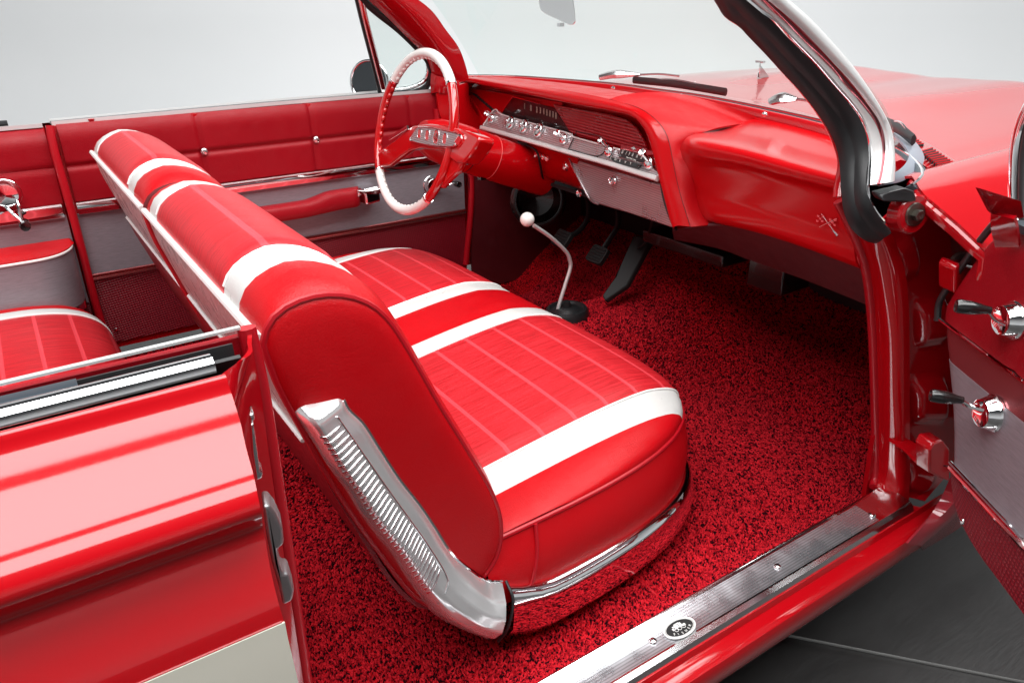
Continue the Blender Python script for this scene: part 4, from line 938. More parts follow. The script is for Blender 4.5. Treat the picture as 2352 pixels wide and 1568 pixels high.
r_ = np.cross(V(0, 0, 1), V(-.35, -.35, .85)); r_ /= np.linalg.norm(r_); u_ = np.cross(V(-.35, -.35, .85) / .98, r_)
def kpt(a, b):
    p = sk_ + r_ * a + u_ * b - kb; return kb + p / np.linalg.norm(p) * .0185
for a in (-.005, 0, .005):
    m.tube([kpt(a, t) for t in ((-.006, .006) if a <= 0 else (0, .006))], .0004, 4, samples=6)
m.tube([kpt(-.005, 0), kpt(0, 0), kpt(.005, 0)], .0004, 4, samples=9); m.build('shift_pattern', BLACK, sl)
q = at_y(1290, 735, ky); m = MB(); m.lathe([(.060, -.02), (.060, .0), (.055, .010), (.048, .011), (.044, .004), (.034, .006), (.028, .012), (.012, .014), (.010, .030), (.0001, .03)], V(q[0] + .01, q[1] - .01, floor_z(q[0], q[1]) + .016), (-.05, 0, 1), 32); m.build('shift_boot', RUBBER, sl)
def pedal(px, py, y, w_, h_, arm, lab):
    c = at_y(px, py, y); n = V(-.75, 0, .66); n /= np.linalg.norm(n); r = V(0, 1, 0); u = np.cross(n, r)
    if u[2] < 0: u = -u
    m = MB(); P = [c + r * a + u * b for a, b in rrect(w_, h_, .010)]; m.prism(P, n * -.016)
    for k in range(5): m.tube([c + r * (-w_ * .42) + u * ((k - 2) * h_ / 6) + n * .002, c + r * (w_ * .42) + u * ((k - 2) * h_ / 6) + n * .002], .003, 6)
    o = m.build('pedal', PEDR, car, bevel=.003, label=lab)
    MB().tube([c - n * .012] + [at_y(x, yy, y + .0) for x, yy in arm], .010, 10, samples=20, sq=.6).build('pedal_arm', DARK, o)
pedal(1288, 546, .36, .068, .055, [(1330, 530), (1350, 500), (1352, 470), (1345, 440)], 'clutch pedal, furthest from the lever')
pedal(1370, 583, .20, .068, .055, [(1400, 550), (1418, 520), (1420, 490), (1415, 470)], 'brake pedal with square rubber pad')
A_ = [at_y(1455, 540, .06), at_y(1500, 545, .04), at_y(1440, 655, .02), at_y(1388, 690, .05), at_y(1383, 678, .07), at_y(1410, 640, .07)]
m = MB(); m.prism(A_, V(.012, 0, -.012)); m.build('accelerator_pedal', PEDR, car, bevel=.004)
m = MB(); m.box(dsh(1600, 560, 1.30), (.12, .28, .035)); m.box(dsh(1790, 620, 1.32), (.10, .10, .08)); m.build('heater_box', BLACK, car, bevel=.006)
MB().tube([dsh(1500, 500, 1.2), dsh(1480, 560, 1.25), dsh(1440, 580, 1.3)], .003, 6, samples=12).build('throttle_rod', DARK, car)

# ================================================================== SILL, ROCKER, JAMB (near side)
zs = .346
si = at_z(1180, 1602, zs); so_ = at_z(2018, 1122, zs)
x0_, x1_ = -.25, 1.135
def ysl(x): return -.8265 + .0
m = MB(); G = []
for x in np.linspace(x0_, x1_, 60):
    k = smooth(1.09, 1.135, x)
    G.append([V(x, -.823, zs - .010), V(x, -.8255, zs + .003), V(x, -.829, zs + .005 + .006 * k), V(x, -.834, zs + .002 + .008 * k), V(x, -.882 + .0 * k, zs - .001 + .006 * k), V(x, -.886, zs + .0005 + .004 * k), V(x, -.894, zs - .003), V(x, -.898, zs - .018)])
G = np.array(G); du = G[:, :, 0]; uv = np.stack([G[:, :, 0], G[:, :, 1]], -1)
m.grid(G, lambda i, j: 0 if j == 3 and i < 55 else 1, uv=uv)
sp_ = m.build('sill_plate', [RIB_SP, STEEL], car, label='ribbed stainless sill plate with oval maker badge', sharp=40)
for (x, y) in ((1786, 1300), (1500, 1471), (2003, 1182)):
    q = at_z(x, y, zs + .001); m = MB(); m.lathe([(.0001, .003), (.004, .0028), (.0065, .0008), (.007, -.001)], q, (0, 0, 1), 18); m.build('screw', CHROME, sp_)
# oval badge
bc = at_z(1561, 1441, zs + .002); m = MB(); EL = [bc + V(.0285 * math.cos(t), .0165 * math.sin(t), 0) for t in np.linspace(0, 6.283, 49)[:-1]]
m.add(np.array(EL), [list(range(48))]); m.build('badge_field', m_plain('badge_black', (.006, .006, .006), .6), sp_)
m = MB(); m.tube(EL, .0016, 6, closed=True)
m.tube([bc + V(.0258 * math.cos(t), .0142 * math.sin(t), .0005) for t in np.linspace(0, 6.283, 49)[:-1]], .0005, 5, closed=True)
for (a, b_, w_, h_) in ((-.004, .004, .012, .006), (.004, .004, .007, .008), (-.010, .002, .006, .004), (.010, .001, .005, .004), (0, .0085, .010, .0015)): m.box(bc + V(a, b_, .0008), (w_, h_, .0008))
for a in (-.008, .007, -.001): m.tube([bc + V(a + .0032 * math.cos(t), -.001 + .0032 * math.sin(t), .001) for t in np.linspace(0, 6.283, 13)[:-1]], .0005, 4, closed=True)
for k, ch in enumerate('FISHER'):
    t = rad(-90 + (k - 2.5) * 23); m.text(ch, bc + V(.0195 * math.cos(t), .0105 * math.sin(t), .0008), V(1, .0, 0) * math.cos((k - 2.5) * .16) + V(0, 1, 0) * math.sin((k - 2.5) * .16), V(0, 1, 0), .0058)
m.build('badge_lettering', m_plain('badge_enamel', (.72, .72, .70), .4), sp_, smooth=False)['kind'] = 'stuff'
# step beneath and rocker
m = MB(); G = []
for x in np.linspace(-.35, 1.235, 40):
    G.append([V(x, -.896, zs - .014), V(x, -.899, .318), V(x, -.918, .315), V(x, -.925, .311), V(x, -.928, .303), V(x, -.920, .262), V(x, -.900, .225), V(x, -.87, .195)])
m.slab(np.array(G), .003); m.build('rocker_panel', PAINT, car, sharp=35)
# pillar base beyond the rocker
Wl = [at_y(1926, 462, -.775), at_y(1945, 500, -.785), at_y(1972, 560, -.795), at_y(1990, 620, -.80), at_y(2002, 720, -.80), at_y(2008, 850, -.803), at_y(2011, 1000, -.806), at_y(2010, 1090, -.812), at_y(2006, 1118, -.822)]
MB().tube(Wl, .0085, 10, samples=60).build('windlace', PIPE_R, car)
e1 = cr([p + V(.012, -.006, 0) for p in Wl], 40)
e2P = [(2015, 530, -.83), (2045, 600, -.838), (2060, 680, -.842), (2064, 800, -.845), (2066, 950, -.848), (2068, 1060, -.852), (2066, 1150, -.862)]
e2 = cr([at_y(*q) for q in e2P], 40)
e1b = cr([p + V(.003, -.012, 0) for p in Wl], 40)
m = MB(); mid = e1b * .55 + e2 * .45 + V(-.006, 0, 0); m.surf([Wl, e1b, mid, e2, e2 + V(.02, -.004, 0)], 14, 40, thick=.004)
jm = m.build('door_jamb', PAINT, car, label='red painted front door jamb with pressed recesses', sharp=60)
# hinge pillar face with pressings
e3P = [(2130, 430, -.845), (2180, 520, -.87), (2195, 640, -.885), (2200, 800, -.895), (2200, 950, -.895), (2195, 1080, -.90), (2130, 1175, -.905)]
e2x = cr([p + V(.012, -.002, 0) for p in e2], 60); e3 = cr([at_y(*q) + V(.02, 0, 0) for q in e3P], 60); G = []
for k in range(40):
    t = k / 39; row = []
    for j in range(60):
        p = e2x[j] * (1 - t) + e3[j] * t; s = j / 59
        d = .022 * smooth(.04, .14, t)                      # general recess behind the flange
        for (s0, s1, t0, t1, h) in ((.30, .42, .34, .80, .020), (.56, .70, .25, .78, .020), (.10, .20, .10, .42, .014), (.88, .97, .2, .7, .016)):
            d -= h * smooth(s0 - .02, s0 + .03, s) * (1 - smooth(s1 - .03, s1 + .02, s)) * smooth(t0 - .05, t0 + .07, t) * (1 - smooth(t1 - .07, t1 + .05, t))
        row.append(p + V(.3, 1, 0) * d)
    G.append(row)
m = MB(); m.slab(np.array(G), .004); m.build('hinge_pillar', PAINT_J, jm, sharp=60)
MB().slab(np.array([[V(1.05, -.80, .94), V(1.10, -.80, .50), V(1.12, -.80, .30)], [V(1.40, -.84, .94), V(1.42, -.84, .50), V(1.42, -.84, .30)]]), .01).build('pillar_backing', PAINT_J, jm)
# plate carrying bolt under the A-post
bq = at_y(2097, 492, -.872); m = MB(); m.lathe([(.030, -.02), (.030, .0), (.027, .003), (.0001, .003)], bq, (-.25, -1, .1), 28); m.build('bolt_boss', PAINT_J, jm)
m = MB(); m.lathe([(.018, .003), (.017, .006), (.0001, .006)], bq, (-.25, -1, .1), 26); m.lathe([(.009, .006), (.009, .013), (.007, .014), (.0001, .013)], bq, (-.25, -1, .1), 6); m.build('hinge_bolt', m_plain('dark_bolt', (.16, .15, .13), .35, 1), jm, sharp=25)
bm_ = [at_y(2018, 447, -.85), at_y(2052, 440, -.86), at_y(2080, 433, -.87), at_y(2102, 440, -.875), at_y(2108, 462, -.875), at_y(2085, 466, -.87), at_y(2030, 464, -.86)]
MB().prism(bm_, (.01, .022, 0)).build('rubber_bumper', RUBBER, jm, bevel=.004, seg=3)
gm_ = at_y(2201, 605, -.90); m = MB(); m.lathe([(.020, 0), (.019, .006), (.010, .007), (.008, .002), (.0001, .002)], gm_, (-.4, -1, 0), 24); m.build('rubber_grommet', m_plain('grey_rubber', (.10, .12, .11), .5), jm)
# rocker end step at the jamb
m = MB(); m.prism([at_z(2070, 1150, .34), at_z(2130, 1165, .32), at_z(2128, 1185, .31), at_z(2050, 1195, .335)], (0, 0, -.05)); m.build('rocker_end', PAINT, jm, bevel=.004)
m = MB(); m.surf([[at_y(2205, 1060, -.93), at_y(2160, 1150, -.935), at_y(2125, 1195, -.94), at_y(2080, 1245, -.94)], [at_y(2230, 1080, -.96), at_y(2190, 1165, -.955), at_y(2155, 1205, -.95), at_y(2110, 1250, -.94)], [at_y(2260, 1160, -.95), at_y(2230, 1185, -.94), at_y(2190, 1215, -.93), at_y(2115, 1260, -.92)]], 10, 16, thick=.004)
m.build('fender_tail', m_paint('red_enamel_lower', (.30, .02, .03, 1)), jm)

# ================================================================== OPEN PASSENGER DOOR
nD = V(-.835, .55, 0); pD = V(1.0, -.945, 0); uD = V(-.55, -.835, 0)
def DP(s, z, d=0.0): return pD + uD * s + nD * d + V(0, 0, z)
def DX(x, y, d=0.0):
    q = at_p(x, y, nD, float((pD + nD * d) @ nD)); return q
# front edge of door as (s, z)
EDG = [(.050, .945), (.020, .90), (.006, .876), (-.018, .83), (-.036, .79), (-.030, .76), (-.012, .73), (.012, .70), (.030, .67), (.048, .64), (.075, .575), (.088, .549), (.110, .52), (.137, .508), (.170, .497), (.205, .490), (.26, .485), (.32, .482)]
def edge_s(z):
    zz = [e[1] for e in EDG[:13]][::-1]; ss = [e[0] for e in EDG[:13]][::-1]; return float(np.interp(z, zz, ss))
def bot_z(s): return float(np.interp(s, [.110, .137, .170, .205, .26, .32, 1.1], [.52, .505, .494, .489, .485, .48, .48]))
def dpanel(z0, z1, d, th, mt, name, par, smax=1.12, bev=0, seams=(), zse=(), puff=0, ins=.006, nz=26, ns=90, low=False):
    G = []
    for z in np.linspace(z0, z1, nz):
        s0 = edge_s(z) + ins; row = []
        for t in np.linspace(0, 1, ns) ** 1.5:
            s = s0 + (smax - s0) * t; zz = z
            if low: zz = bot_z(s) + (z1 - bot_z(s)) * (z - z0) / (z1 - z0)
            rt = max(0, (z - (z1 - .05)) / .05) if bev else 0
            e = .006 * math.exp(-(s - s0) / .006); dd_ = sum(math.exp(-((s - q) / .01) ** 2) for q in seams) + sum(math.exp(-((z - q) / .01) ** 2) for q in zse)
            row.append(DP(s, zz, d - bev * rt ** 3 - e - dd_ * puff))
        G.append(row)
    G = np.array(G); m = MB(); m.slab(G, th, 0, flip=True)
    return m.build(name, mt, par, sharp=60)
dr = dpanel(.50, .945, -.012, .06, PAINT, 'passenger_door', car, ins=0); dr['label'] = 'open near door with grey and red trim panel'
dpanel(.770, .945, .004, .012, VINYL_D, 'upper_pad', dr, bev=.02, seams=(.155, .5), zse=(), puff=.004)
G = []
dpanel(.572, .716, .002, .01, GREY, 'grey_panel', dr, nz=4)
dpanel(.716, .767, .001, .01, m_plain('brushed_red_band', (.34, .08, .09), .26, .7), 'door_band', dr, nz=4)
MB().tube([DP(edge_s(.768) + .004, .768, .006), DP(1.1, .768, .006)], .0022, 6).build('band_molding', CHROME, dr)
m = MB(); m.tube([DP(s, .574, .003) for s in (.080, 1.1)], .0032, 8); m.tube([DP(s, .566, .002) for s in (.082, 1.1)], .0045, 8); m.build('lower_molding', CHROME, dr)
# woven lower cloth, cut to the curved sill line
G = []
for t in np.linspace(0, 1, 30):
    row = []
    for k in range(60):
        s = .078 + (1.12 - .078) * (k / 59) ** 1.4; zb = bot_z(max(s, .11)) if s > .11 else .52 + (.110 - s) / .03 * .045
        z = .565 * (1 - t) + zb * t; row.append(DP(s, z, .001))
    G.append(row)
m = MB(); m.slab(np.array(G), .01, 0); m.build('kick_cloth', WEAVE, dr, sharp=60)
MB().lathe([(.0001, .002), (.004, .0015), (.005, 0)], DX(2210, 1196, .002), nD, 12).build('screw', STEEL, dr)
# rubber weatherstrip down the leading edge
MB().tube([DP(s - .006, z + .002, .004) for s, z in [(.085, .948), (.055, .948)] + EDG[1:6]], .0052, 10, samples=60).build('weatherstrip', RUBBER, dr)
MB().sweep([DP(s, .951, -.004) for s in (.07, .3, 1.1)], [(-.006, -.010), (.003, -.010), (.004, .010), (-.006, .010)], (0, 0, 1)).build('belt_gasket', GASKET, dr)
# winders
for (x, y, tx, ty, kx) in ((2330, 735, 2268, 712, 0), (2282, 948, 2205, 918, 0)):
    o_ = DX(x, y, .002); tip = DX(tx, ty, .050)
    _, tp, kd, s_ = crank(dr, o_, nD, tip, nD + V(0, 0, .0), .86)
    m = MB(); knob(m, tp, nD * .75 + V(.1, .2, .05), .74); m.build('crank_knob', BLACK, dr)
# chrome vent-window frame standing on the door
vf = [DX(2352, 250, -.03), DX(2336, 290, -.03), DX(2327, 350, -.03), DX(2325, 430, -.03), DX(2330, 500, -.03), DX(2336, 545, -.03)]
vf = [DX(2400, 190, -.03), DX(2370, 235, -.03), DX(2347, 285, -.03), DX(2335, 340, -.03), DX(2331, 410, -.03), DX(2332, 480, -.03), DX(2338, 530, -.03)]
MB().tube(vf, .0095, 12, samples=40, sq=.8).build('vent_frame', CHROME, dr); MB().tube([p + uD * .02 for p in vf], .007, 10, samples=40).build('vent_gasket', RUBBER, dr)
# upper door corner flange
m = MB(); f0 = at_y(2248, 433, -.985); m.prism([at_y(2248, 432, -1.0), at_y(2345, 462, -1.03), at_y(2352, 500, -1.03), at_y(2300, 506, -1.0), at_y(2275, 485, -1.0)], (.0, .004, 0)); m.build('door_corner_flange', PAINT_J, dr)
MB().surf([[at_y(2283, 488, -1.0), at_y(2280, 520, -1.0), at_y(2290, 560, -1.0)], [at_y(2335, 495, -1.03), at_y(2340, 520, -1.03), at_y(2345, 560, -1.03)]], 6, 6, thick=.006).build('door_corner', PAINT_J, dr)
# hinges
def hinge(P, h, name='door_hinge'):
    m = MB(); m.prism(P, V(0, 0, -h)); return m.build(name, PAINT, dr, bevel=.004)
def hinge2(pts, y):
    m = MB(); m.prism([at_y(a, b, y) for a, b in pts], (.004, .03, .003)); return m.build('door_hinge', PAINT, dr, bevel=.004, seg=3)
hinge2([(2195, 618), (2203, 606), (2242, 612), (2246, 632), (2226, 690), (2194, 674)], -.935)
hinge2([(2136, 1034), (2146, 1016), (2166, 1012), (2182, 1030), (2182, 1106), (2160, 1098), (2136, 1086)], -.945)
m = MB(); m.surf([[at_z(2040, 1012, .47), at_z(2075, 1035, .465), at_z(2100, 1060, .455), at_z(2125, 1075, .45)], [at_z(2058, 1003, .47), at_z(2095, 1020, .465), at_z(2120, 1040, .455), at_z(2145, 1050, .45)]], 6, 16, thick=.006); m.build('door_check', PAINT, dr)

# ================================================================== WINDSCREEN FRAME
kT = .42
def AP(x, y, d): return at_p(x, y, (0, -1, kT), d + kT * .96)      # near A-post plane: -y + kT (z-.96) = d
def ext(P, ztop=1.33):                 # carry a post line on up to the header
    P = [np.array(p_, float) for p_ in P]; d_ = P[1] - P[2]; d_ = d_ / max(d_[2], .02); d_[1] = .30; k_ = ztop - P[1][2]
    return [P[1] + d_ * k_, P[1] + d_ * k_ * .5] + P[1:]
def AQ(x, y, d): return at_p(x, y, (0, 1, kT), d + kT * .96)       # far A-post plane
def PZ(a): return [(1653.75 + .6156 * x_, .6156 * y_) for x_, y_ in a]
bkL = PZ([(-20, -40), (15, 5), (42, 48), (100, 95), (180, 180), (250, 258), (320, 335), (375, 405), (420, 475), (450, 545), (463, 610), (466, 670), (468, 730), (480, 800), (505, 850), (545, 880), (580, 885)])
bkR = PZ([(60, -50), (110, 5), (190, 75), (270, 160), (350, 240), (420, 320), (480, 390), (520, 450), (545, 520), (551, 590), (547, 680), (552, 740), (577, 790), (610, 830), (634, 852)])
L_ = cr(ext([AP(x, y, .805) for x, y in bkL]), 80); R_ = cr(ext([AP(x, y, .838) for x, y in bkR]), 80)
# rubber seal band with a groove
G = []
for t, d in zip(np.linspace(0, 1, 12), (0, .0015, .003, .0032, .0026, .0018, .0018, .0028, .0034, .003, .0015, 0)): G.append(L_ * (1 - t) + R_ * t + V(-.75, -.5, .2) * d)
m = MB(); m.slab(np.array(G), .010); ws = m.build('pillar_seal', RUBBER, car, label='thick black rubber seal on the near windshield post', sharp=60)
# red inner garnish edge
rL = PZ([(-50, -40), (-12, 5), (20, 52), (92, 98), (174, 186), (243, 264), (311, 340), (363, 408), (406, 480), (433, 547), (446, 600), (430, 660), (415, 700), (413, 737)])
rR = PZ([(-15, -40), (20, 5), (48, 52), (104, 97), (184, 182), (254, 260), (323, 337), (378, 407), (423, 477), (453, 547), (466, 610), (469, 670), (469, 710), (466, 738)])
m = MB(); m.surf([ext([AP(x, y, .775) + V(.02, .0, 0) for x, y in rL]), ext([AP(x, y, .790) for x, y in [((a[0] + b[0]) / 2 - 2, (a[1] + b[1]) / 2) for a, b in zip(rL, rR)]]), ext([AP(x, y, .800) for x, y in rR])], 10, 60, thick=.006)
m.build('pillar_garnish', PAINT, car, sharp=60, label='red inner edge of the near windshield post')
# chrome strips: channel, red line, outer white-bright stainless
def strip2(a, b, da, db, mt, name, bow=.004, th=.004, n=8):
    A = cr(ext([AP(x, y, da) for x, y in a]), 80); B = cr(ext([AP(x, y, db) for x, y in b]), 80)
    G = [A * (1 - t) + B * t + V(-.6, -.75, .2) * bow * math.sin(t * math.pi) for t in np.linspace(0, 1, n)]
    m = MB(); m.slab(np.array(G), th); return m.build(name, mt, car, sharp=60)
c1P = PZ([(70, -50), (120, 5), (200, 73), (280, 157), (360, 237), (430, 317), (489, 387), (529, 447), (554, 518), (561, 590), (557, 692)])
c2P = PZ([(125, -50), (165, 0), (250, 80), (330, 160), (410, 240), (470, 310), (530, 380), (580, 450), (605, 520), (611, 580), (602, 650), (590, 692)])
c3P = PZ([(145, -50), (185, 0), (270, 75), (350, 155), (425, 235), (485, 300), (545, 375), (595, 445), (618, 510), (623, 580), (614, 640), (602, 690)])
c4P = PZ([(190, -60), (240, 0), (330, 80), (410, 165), (480, 245), (535, 320), (580, 390), (615, 455), (632, 500), (640, 560), (643, 620), (640, 676)])
strip2(PZ([(60, -50), (110, 5), (190, 75), (270, 160), (350, 240), (420, 320), (480, 390), (520, 450), (545, 520), (551, 590), (547, 692)]), c1P, .838, .845, CHROME, 'pillar_chrome_bead', .004)
strip2(c1P, c2P, .846, .852, SATIN, 'pillar_channel', -.002)
strip2(c2P, c3P, .853, .857, m_plain('red_chrome_line', (.5, .16, .18), .1, 1), 'pillar_red_line', .002)
strip2(c3P, c4P, .858, .862, SATIN, 'pillar_molding', .006)
MB().tube([AP(x, y, .842) for x, y in PZ([(549, 692), (556, 740), (582, 792), (615, 832)])], .0025, 6, samples=20).build('seal_bead', CHROME, car)
# glass: wraps from the near post round the arc to the far post
def bottom(i): return arc[i] + V(0, 0, .008)
topA = [V(.90, .70, 1.345), V(.945, .50, 1.365), V(.96, .25, 1.372), V(.95, 0, 1.375), V(.92, -.25, 1.37), V(.86, -.42, 1.362), V(.79, -.55, 1.35), V(.72, -.65, 1.335), V(.66, -.72, 1.31)]
tp_ = cr(topA, 60); bt = cr([arc[3] + V(0, 0, .006), arc[14] + V(0, 0, .006), arc[24] + V(0, 0, .006), arc[34] + V(0, 0, .006), arc[44] + V(0, 0, .006), arc[50] + V(0, 0, .006), arc[55] + V(0, 0, .006), arc[58] + V(0, 0, .006)], 60)
Ec = np.array([AP(x, y, .856) for x, y in c3P[::-1]]); zE = Ec[:, 2]
def edge_at(z):
    if z > zE[-1]: d_ = (Ec[-1] - Ec[-3]) / (Ec[-1] - Ec[-3])[2]; return Ec[-1] + d_ * (z - zE[-1])
    return np.array([np.interp(z, zE, Ec[:, k_]) for k_ in range(3)])
G = []
for t in np.linspace(0, 1, 24):
    row = bt * (1 - t) + tp_ * t; e_ = edge_at(max(row[-1][2], zE[0])); dl = e_ - row[-1]; wj = np.clip((np.arange(60) - 12) / 47., 0, 1) ** 1.5
    G.append(row + wj[:, None] * dl + np.outer((1 - wj) * .02 * math.sin(t * math.pi), V(1, 0, 0)))
MB().grid(np.array(G)).build('windshield', GLASS, car, label='curved windshield glass')
# far post: red garnish, black seal, vent window
fo = [(800, -60), (850, -20), (935, -10), (985, 35), (1025, 85), (1043, 130), (1052, 180)]
f_out = [(1000, -40), (870, -20)]
o1 = [(880, -30), (960, 20), (1000, 70), (1030, 110), (1046, 150), (1055, 185)]
o2 = [(862, -40), (935, 15), (980, 65), (1012, 110), (1032, 150), (1044, 190)]
i1 = [(805, -45), (880, 25), (940, 85), (975, 120), (994, 165), (993, 215)]
def extf(P): d_ = (P[0] - P[1]); d_ = d_ / d_[2]; return [P[0] + d_ * (1.345 - P[0][2])] + list(P)
m = MB(); m.surf([extf([AQ(x, y, .79) for x, y in i1]), extf([AQ(x, y, .765) for x, y in [(835, -45), (905, 20), (958, 75), (993, 115), (1012, 160), (1012, 208)]]), extf([AQ(x, y, .76) for x, y in o2]), extf([AQ(x, y, .78) + V(.03, 0, 0) for x, y in o1])], 16, 44, thick=.008)
m.build('far_pillar', PAINT, car, sharp=60, label='red windshield post beside the steering wheel')
MB().tube([AQ(x, y, .795) for x, y in [(795, -40), (855, 20), (915, 68), (960, 112), (984, 142), (990, 175), (978, 202), (960, 212), (930, 216)]], .011, 10, samples=50, sq=.8).build('vent_seal', RUBBER, car)
vw = thing_v = MB().tube([AQ(x, y, .80) for x, y in [(836, -2), (864, 14), (905, 48), (945, 85), (968, 112), (981, 140), (983, 165), (975, 185), (958, 196), (930, 204), (880, 207)]], .0065, 10, samples=60).build('vent_window', CHROME, car, label='chrome framed triangular vent window')
MB().sweep([AQ(822, -20, .80), AQ(840, 55, .80), AQ(862, 140, .80), AQ(882, 222, .80)], rrect(.018, .024, .005), (1, 0, 0), 20).build('vent_pillar', m_plain('painted_reflection_chrome', (.80, .72, .72), .10, 1), vw)  # red reflection put into the base colour of the chrome
MB().sweep([AQ(813, -20, .80), AQ(831, 55, .80), AQ(853, 140, .80), AQ(873, 222, .80)], rrect(.006, .012, .002), (1, 0, 0), 20).build('vent_channel', RUBBER, vw)
gl = [AQ(x, y, .80) for x, y in [(836, 0), (864, 14), (905, 48), (945, 85), (968, 112), (981, 140), (983, 165), (975, 185), (958, 196), (930, 204), (884, 208)]]
m = MB(); m.add(np.array(gl), [list(range(len(gl)))]); m.build('vent_glass', m_glass('vent_glass', (.86, .93, .91)), vw)
MB().tube([AQ(x, y, .80) for x, y in [(875, 212), (930, 213), (965, 204), (985, 188)]], .0045, 8, samples=20).build('vent_sill', CHROME, vw)
# garnish foot where far post meets the dash end
m = MB(); m.surf([[at_y(993, 168, .76), at_y(992, 190, .76), at_y(993, 215, .765)], [at_y(1015, 178, .73), at_y(1012, 195, .73), at_y(1010, 212, .735)], [at_y(1052, 180, .75), at_y(1052, 200, .74), at_y(1045, 222, .745)]], 10, 10, thick=.006); m.build('pillar_foot', PAINT, car, sharp=60)
m = MB(); m.surf([[at_y(1000, 215, .745), at_y(1010, 270, .745), at_y(1050, 335, .745), at_y(1080, 372, .745)], [at_y(1050, 195, .74), at_y(1058, 240, .74), at_y(1078, 300, .74), at_y(1110, 372, .74)], [at_y(1070, 190, .76), at_y(1075, 240, .76), at_y(1110, 295, .76), at_y(1150, 372, .76)]], 12, 16, thick=.01); m.build('dash_end_cap', PAINT_IN, car, sharp=60)

# ================================================================== WIPERS, MIRRORS
def wiper(base, mid, tip, bl0, bl1, z=.99):
    m = MB(); a, b_, c = at_z(*base, z), at_z(*mid, z + .012), at_z(*tip, z + .004)
    m.tube([a, a * .6 + b_ * .4 + V(0, 0, .006), b_], [.010, .014, .005], 8, sq=1.3, samples=10); m.tube([b_, b_ * .5 + c * .5 + V(0, 0, .004), c], .003, 6, samples=8)
    w_ = m.build('wiper_arm', CHROME_B, car)
    if bl0:
        p, q = at_z(*bl0, z - .004), at_z(*bl1, z - .006); m = MB(); m.tube([p, (p + q) / 2 + V(0, 0, .004), q], .011, 6, samples=10, sq=.45, up=(0, 0, 1)); m.build('wiper_blade', RUBBER, w_)
        m = MB(); c_ = (p + q) / 2; m.tube([p * .85 + q * .15 + V(0, 0, .006), c_ + V(0, 0, .016), q * .9 + p * .1 + V(0, 0, .005)], .0022, 6, samples=12); m.build('wiper_bridge', CHROME_B, w_)
wiper((1378, 178), (1470, 172), (1560, 175), (1455, 184), (1668, 212))
wiper((1772, 233), (1830, 228), (1880, 245), (2035, 282), (2098, 322))
# inside mirror
mf = [(1238, -40), (1239, 8), (1243, 24), (1255, 33), (1305, 56), (1316, 57), (1321, 50), (1319, 25), (1312, -20)]
mm = [at_y(x, y, .02) for x, y in mf]; nM = V(-1.24, -1.30, -.08); nM /= np.linalg.norm(nM)
mm = [at_p(x, y, nM, float(at_y(1280, 20, .02) @ nM)) for x, y in mf]
mc = sum(mm) / len(mm)
m = MB(); m.prism([mc + (p - mc) * 1.03 for p in mm], nM * -.014); im = m.build('rear_view_mirror', CHROME, car, bevel=.003, label='interior mirror hanging from the windshield header')
m = MB(); m.add(np.array(mm) + nM * .0015, [list(range(len(mm)))]); m.build('mirror_glass', MIRROR, im, recalc=False)
m = MB(); q = at_p(1288, 54, nM, float(mc @ nM)); m.box(q + V(0, 0, -.003), (.012, .010, .008)); m.tube([mc - nM * .01, mc + V(.04, 0, .06), mc + V(.12, 0, .12)], .006, 8, samples=10); m.build('mirror_stem', CHROME, im)
# windscreen header above the frame
MB().tube(np.vstack([tp_, R_[0] * .5 + L_[0] * .5 + V(0, 0, .0)]) + V(0, 0, .01), .022, 12).build('windshield_header', PAINT, car)
# outside mirror on the far door
oc = at_y(848, 188, .97); m = MB(); nO = V(-.75, -.60, .12); nO /= np.linalg.norm(nO); rO = np.cross(V(0, 0, 1), nO); rO /= np.linalg.norm(rO); uO = np.cross(nO, rO)
EO = [oc + rO * .066 * math.cos(t) + uO * .066 * math.sin(t) * .98 for t in np.linspace(0, 6.283, 41)[:-1]]; EO = np.array(EO)
m.grid(np.array([EO, oc + (EO - oc) * 1.03 - nO * .006, oc + (EO - oc) * .9 - nO * .03, oc + (EO - oc) * .4 - nO * .055, oc + (EO - oc) * .01 - nO * .06]), cv=True); m.tube(EO, .005, 8, closed=True)
om = m.build('side_mirror', CHROME, car, label='round chrome mirror outside the driver door', sharp=60)
m = MB(); m.add(oc + (EO - oc) * .96 + nO * .001, [list(range(40))]); m.build('mirror_glass', m_plain('painted_dark_mirror', (.12, .13, .14), .02, 1), om, recalc=False)  # glass colour darkened to stand in for a dark reflection
MB().tube([oc - uO * .06 - nO * .02, V(oc[0] + .02, .88, .96)], .010, 10).build('mirror_stem', CHROME, om)

# ================================================================== NEAR REAR QUARTER PANEL
def QL(pts): return cr(pts, 30)
xq0 = -1.15
def qrow(y, z, xe): return QL([V(xq0, y, z), V(xq0 * .5, y, z), V(xe, y, z)])
S_ = [(-.842, .945, -.038), (-.844, .944, -.038), (-.849, .935, -.038), (-.857, .926, -.038), (-.873, .912, -.039), (-.893, .898, -.042), (-.912, .886, -.044), (-.924, .876, -.046), (-.930, .868, -.047), (-.930, .861, -.047), (-.923, .850, -.046), (-.915, .838, -.045), (-.917, .822, -.045), (-.926, .800, -.047), (-.938, .775, -.048), (-.943, .755, -.047)]
m = MB(); G = np.array([qrow(y, z, xe) for y, z, xe in S_]); G2 = np.array([cr(G[:, j], 60) for j in range(30)]).transpose(1, 0, 2); m.slab(G2, .003, flip=True)
qp = m.build('quarter_panel', PAINT, car, label='rear quarter panel in the near corner', sharp=60)
m = MB(); G = np.array([qrow(y, z, xe) for y, z, xe in [(-.9445, .757, -.047), (-.9455, .74, -.047), (-.952, .66, -.045), (-.950, .50, -.04), (-.92, .35, -.04)]]); m.slab(G, .003, flip=True); m.build('white_panel', WHITEP, qp)
